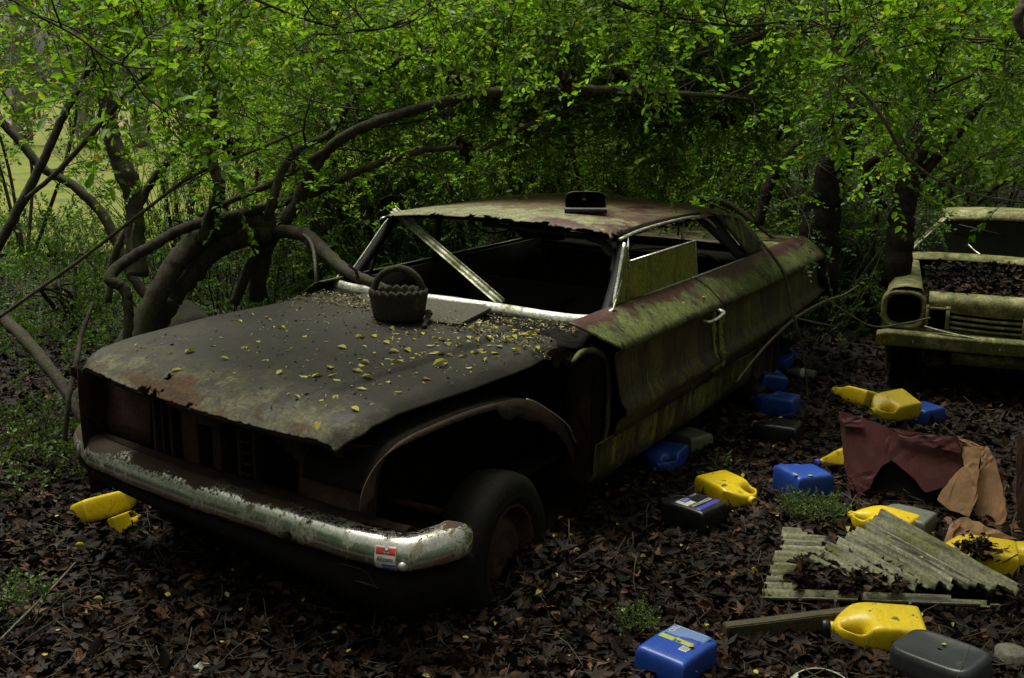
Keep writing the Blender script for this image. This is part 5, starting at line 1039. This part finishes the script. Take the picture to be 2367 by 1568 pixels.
tag(scatter('leaf_litter', DEAD, P, D, rng.uniform(.5, 1.1, len(P)), ['litter', 'twig'], None, .55), 'thick carpet of dark brown wet fallen leaves', 'leaf litter', kind='stuff')
P = lay(1500, (-200, 2600), (3.0, 8.5), (.025, .04)); tb = Tubes()
for p in P: tb.add(wander(p, (rng.normal(), rng.normal(), rng.normal(0, .12)), rng.uniform(.05, .22), 3, .2), rng.uniform(.0010, .003), 4)
tag(tb.build('fallen_twigs', 'twig'), 'small twigs scattered through the fallen leaves', 'twigs', kind='stuff')
YL = [leafshape(l, l*wd, f, c) for l, wd, f, c in ((.034, .55, .2, .1), (.028, .6, .1, .0), (.038, .5, .3, .2), (.024, .65, -.2, .1), (.03, .5, .5, .25))]
YM = []
for V, F in YL:
    me = bpy.data.meshes.new('fallen_leaf'); me.from_pydata([tuple(v) for v in V], [], [tuple(int(i) for i in f) for f in F]); me.materials.append(MT['yleaf']); YM.append(me)
def fallen(P, scale, label, group, mat=None, tilt=.18):
    o = bpy.data.objects.new('fallen_leaf', YM[rng.integers(0, 5)]); C.objects.link(o); o.location = Vector(P); o.rotation_euler = (rng.normal(0, tilt), rng.normal(0, tilt), rng.uniform(0, 6.28)); o.scale = (scale,)*3
    return tag(o, label, 'leaf', group)
for p in lay(150, (0, 2367), (3.0, 7), (.035, .05)): fallen(p, rng.uniform(.7, 1.15), 'small yellow green fallen leaf lying on the dark leaf litter', 'yellow leaves on the ground', tilt=.3)
for (x, y) in [(640, 866), (762, 845), (757, 870), (700, 850), (690, 868), (720, 872), (747, 910), (812, 940), (775, 913), (740, 978), (735, 928), (770, 876), (600, 792), (620, 830), (613, 735), (560, 745), (425, 856), (500, 800), (530, 830), (830, 840), (870, 815), (905, 830), (840, 860), (895, 860), (955, 830), (905, 770), (925, 790), (950, 770), (900, 795), (980, 775), (1010, 765), (1030, 785), (985, 800), (1000, 845), (1090, 790), (1105, 760), (1120, 775), (1140, 800), (1160, 790), (1115, 830), (1150, 815), (1180, 805), (1215, 800), (1060, 825), (1040, 800), (1075, 850), (1200, 775), (1235, 770), (850, 900), (900, 880), (930, 905), (960, 870), (1240, 800), (820, 780), (780, 800), (700, 780), (660, 760), (570, 800), (545, 860), (450, 810), (1205, 815), (1130, 745), (1170, 755), (1225, 752), (1100, 745), (870, 780), (1010, 820), (1125, 812)]:
    fallen(on_hood(x, y), rng.uniform(1.0, 1.8), 'small yellow leaf lying flat on the dark bonnet', 'yellow leaves on the bonnet')
for (x, y) in [(1570, 705), (1700, 672), (1625, 690)]: fallen(PY(x, y, -.93)+np.array([0, -.02, .01]), .9, 'yellow leaf stuck to the mossy top of the door', 'yellow leaves on the door')
rl = bpy.data.objects.new('fallen_leaf', YM[2].copy()); C.objects.link(rl); rl.data.materials.clear(); rl.data.materials.append(MT['rleaf']); rl.location = Vector(on_hood(1000, 878)); rl.scale = (1.9,)*3; rl.rotation_euler = (.1, .1, 2.2); tag(rl, 'curled russet leaf on the bonnet, larger than the yellow ones', 'leaf')
for k in range(75):
    t = rng.uniform(0, 1); x = 850+410*t+rng.normal(0, 30); y = 770+60*(1-t)*rng.uniform(0, 1.6)+rng.normal(0, 16)-12*t; fallen(on_hood(x, y), rng.uniform(.7, 1.5), 'small yellow leaf lying flat on the dark bonnet', 'yellow leaves on the bonnet', tilt=.1)
for (x, y, z, lb) in [(1665, 1112, .125, 'on the open yellow jug'), (1705, 1120, .12, 'near the neck of the open yellow jug'), (1845, 1098, .145, 'on the bulging blue jug'), (1868, 1100, .14, 'at the rim of the bulging blue jug'), (1600, 1495, .135, 'on the label of the foreground blue jug'), (1572, 1478, .135, 'on the lettering of the foreground blue jug'), (2058, 1430, .15, 'on the large yellow jug'), (2180, 1490, .14, 'on the worn black can'), (1800, 965, .12, 'on the mossy black jug'), (1800, 912, .13, 'on the long blue jug'), (2130, 1290, .13, 'on the upper corrugated sheet'), (2010, 1325, .10, 'low on the upper corrugated sheet'), (2060, 1240, .17, 'near the peak of the upper corrugated sheet')]:
    fallen(G(x, y, z), rng.uniform(.8, 1.3), 'single yellow leaf lying ' + lb, 'leaves fallen on the rubbish', tilt=.15)
CR_ = [dead(rng.uniform(.007, .018)) for _ in range(6)]
hp_ = []
for i in range(5200):
    x = rng.uniform(250, 1290); y = rng.uniform(690, 1000); q = on_hood(x, y)
    if abs(q[1]) < .70 and -2.5 < q[0] < -1.04 and rng.random() < (.12+.5*max(0, min(1, (q[0]+2.1)/.9)))*(1+3*fbm(q[0]*4, q[1]*4)+2*fbm(q[0]*14, q[1]*14)): hp_.append(q+np.array([0, 0, .002]))
for i in range(2600): x = rng.uniform(-1.25, -.86); y = rng.uniform(-.78, .78); hp_.append(np.array([x, y, (.905 if x > -1.03 else hood_z(.9, y/.74)+.01)+abs(rng.normal(0, .008))]))
hp_ = np.array(hp_); D = rng.normal(0, 1, (len(hp_), 3)); D[:, 2] *= .1
tag(scatter('leaf_crumbs', CR_, hp_, D, rng.uniform(.5, 1.5, len(hp_)), ['bits', 'twig'], None, .2), 'fine leaf crumbs and seeds scattered over the bonnet and cowl', 'leaf crumbs', kind='stuff')
# litter filling the second car's engine bay, the lower corrugated sheet, jug, car floor
P = np.array([c2(rng.uniform(.26, 1.5), w_, .645+.175*w_/1.3+rng.uniform(0, .05)) for w_ in rng.uniform(.08, 1.22, 2200)]); D = rng.normal(0, 1, (len(P), 3)); D[:, 2] *= .3
tag(scatter('bay_leaves', DEAD[:9], P, D, .75, ['litter', 'twig'], None, .6), 'brown leaves heaped in the open engine bay of the cream car', 'leaf litter', kind='stuff')
P = np.array([O2+U2*rng.uniform(.50, .92)+V2*rng.uniform(.12, .60)+np.array([0, 0, .03+rng.uniform(0, .035)]) for _ in range(520)]); D = rng.normal(0, 1, (len(P), 3)); D[:, 2] *= .3
tag(scatter('sheet_leaves', DEAD, P, D, .8, ['litter', 'twig'], None, .6), 'brown leaves covering the middle of the lower corrugated sheet', 'leaf litter', kind='stuff')
q = G(2265, 1262, .12); P = q+np.column_stack([rng.normal(0, .05, 260), rng.normal(0, .035, 260), rng.uniform(-.03, .012, 260)]); D = rng.normal(0, 1, (260, 3)); D[:, 2] *= .5
tag(scatter('jug_leaves', DEAD[:9], P, D, .5, ['litter', 'twig'], None, .7), 'black rotten leaves heaped on the yellow jug beside the corrugated sheet', 'leaf litter', kind='stuff')
P = np.array([(rng.uniform(-.9, 1.6), rng.uniform(-.7, .7), .22+rng.uniform(0, .1)) for _ in range(1200)]); D = rng.normal(0, 1, (len(P), 3))
tag(scatter('cabin_leaves', DEAD[:9], P, D, .8, ['litter', 'twig']), 'brown leaves on the floor inside the big car', 'leaf litter', kind='stuff')
# --- low green weeds
def weed(x, y, rad, n, h, label, protos=SPRTINY, s_=.75):
    g = G(x, y, .0); root = empty('weed_clump', g, label, 'weed'); rr_ = rad*np.sqrt(rng.uniform(0, 1, n)); a = rng.uniform(0, 6.28, n)
    pos = np.column_stack([g[0]+rr_*np.cos(a), g[1]+rr_*np.sin(a), rng.uniform(.01, h, n)]); dr = np.column_stack([rng.normal(0, 1, n), rng.normal(0, 1, n), rng.uniform(.2, 1.2, n)])
    scatter('foliage', protos, pos, dr, s_*rng.uniform(.6, 1.2, n), ['weed', 'twig'], root)
weed(1865, 1195, .14, 200, .05, 'low green weed patch between the blue jug and the corrugated sheet')
weed(1925, 1215, .06, 40, .07, 'small tuft of green weed at the corner of the corrugated sheet')
weed(1475, 1462, .075, 90, .05, 'bright green weed tuft behind the foreground blue jug', s_=.7)
weed(1668, 1118, .05, 16, .14, 'sprig of weed growing over the open yellow jug')
weed(60, 1140, .40, 120, .26, 'straggly weeds at the left edge below the end of the bumper', s_=1.8)
weed(130, 1070, .26, 110, .30, 'upright weed sprigs beside the left end of the bumper', s_=1.6)
weed(40, 1440, .12, 40, .10, 'thin weeds near the left edge of the foreground', s_=1.4)
weed(60, 900, .5, 7, .4, 'leafy weeds left of the bonnet below the saplings', SPR, .8)
weed(195, 760, .2, 8, .5, 'broad pale leaves beside the bonnet corner', SPRBIG, 1.1)
# pale dead twigs lying by the rear wheel of the big car
stem('dead_twig', 'pale forked dead twig lying from the rear sill toward the cream car', [(1700, 885, 6.1, 5), (1770, 800, 6.3, 6), (1840, 735, 6.5, 7), (1905, 698, 6.6, 6), (1950, 682, 6.7, 5), (1985, 660, 6.8, 3)], 0, mat='barkl', cat='twig', extra=([(1840, 735, 6.5, 4), (1880, 745, 6.5, 4), (1935, 755, 6.5, 3)],))
stem('dead_twig', 'thin pale twig arching between the two cars near the empty headlamp', [(1910, 690, 6.4, 4), (1960, 725, 6.4, 4), (2020, 755, 6.5, 4), (2090, 748, 6.6, 4), (2150, 735, 6.7, 4)], 0, mat='barkl', cat='twig')
stem('dead_twig', 'long bare twig lying in the left foreground', [(0, 1480, 3.9, 6), (60, 1420, 4.0, 7), (130, 1350, 4.2, 6), (175, 1300, 4.3, 4)], 0, mat='barkl', cat='twig')
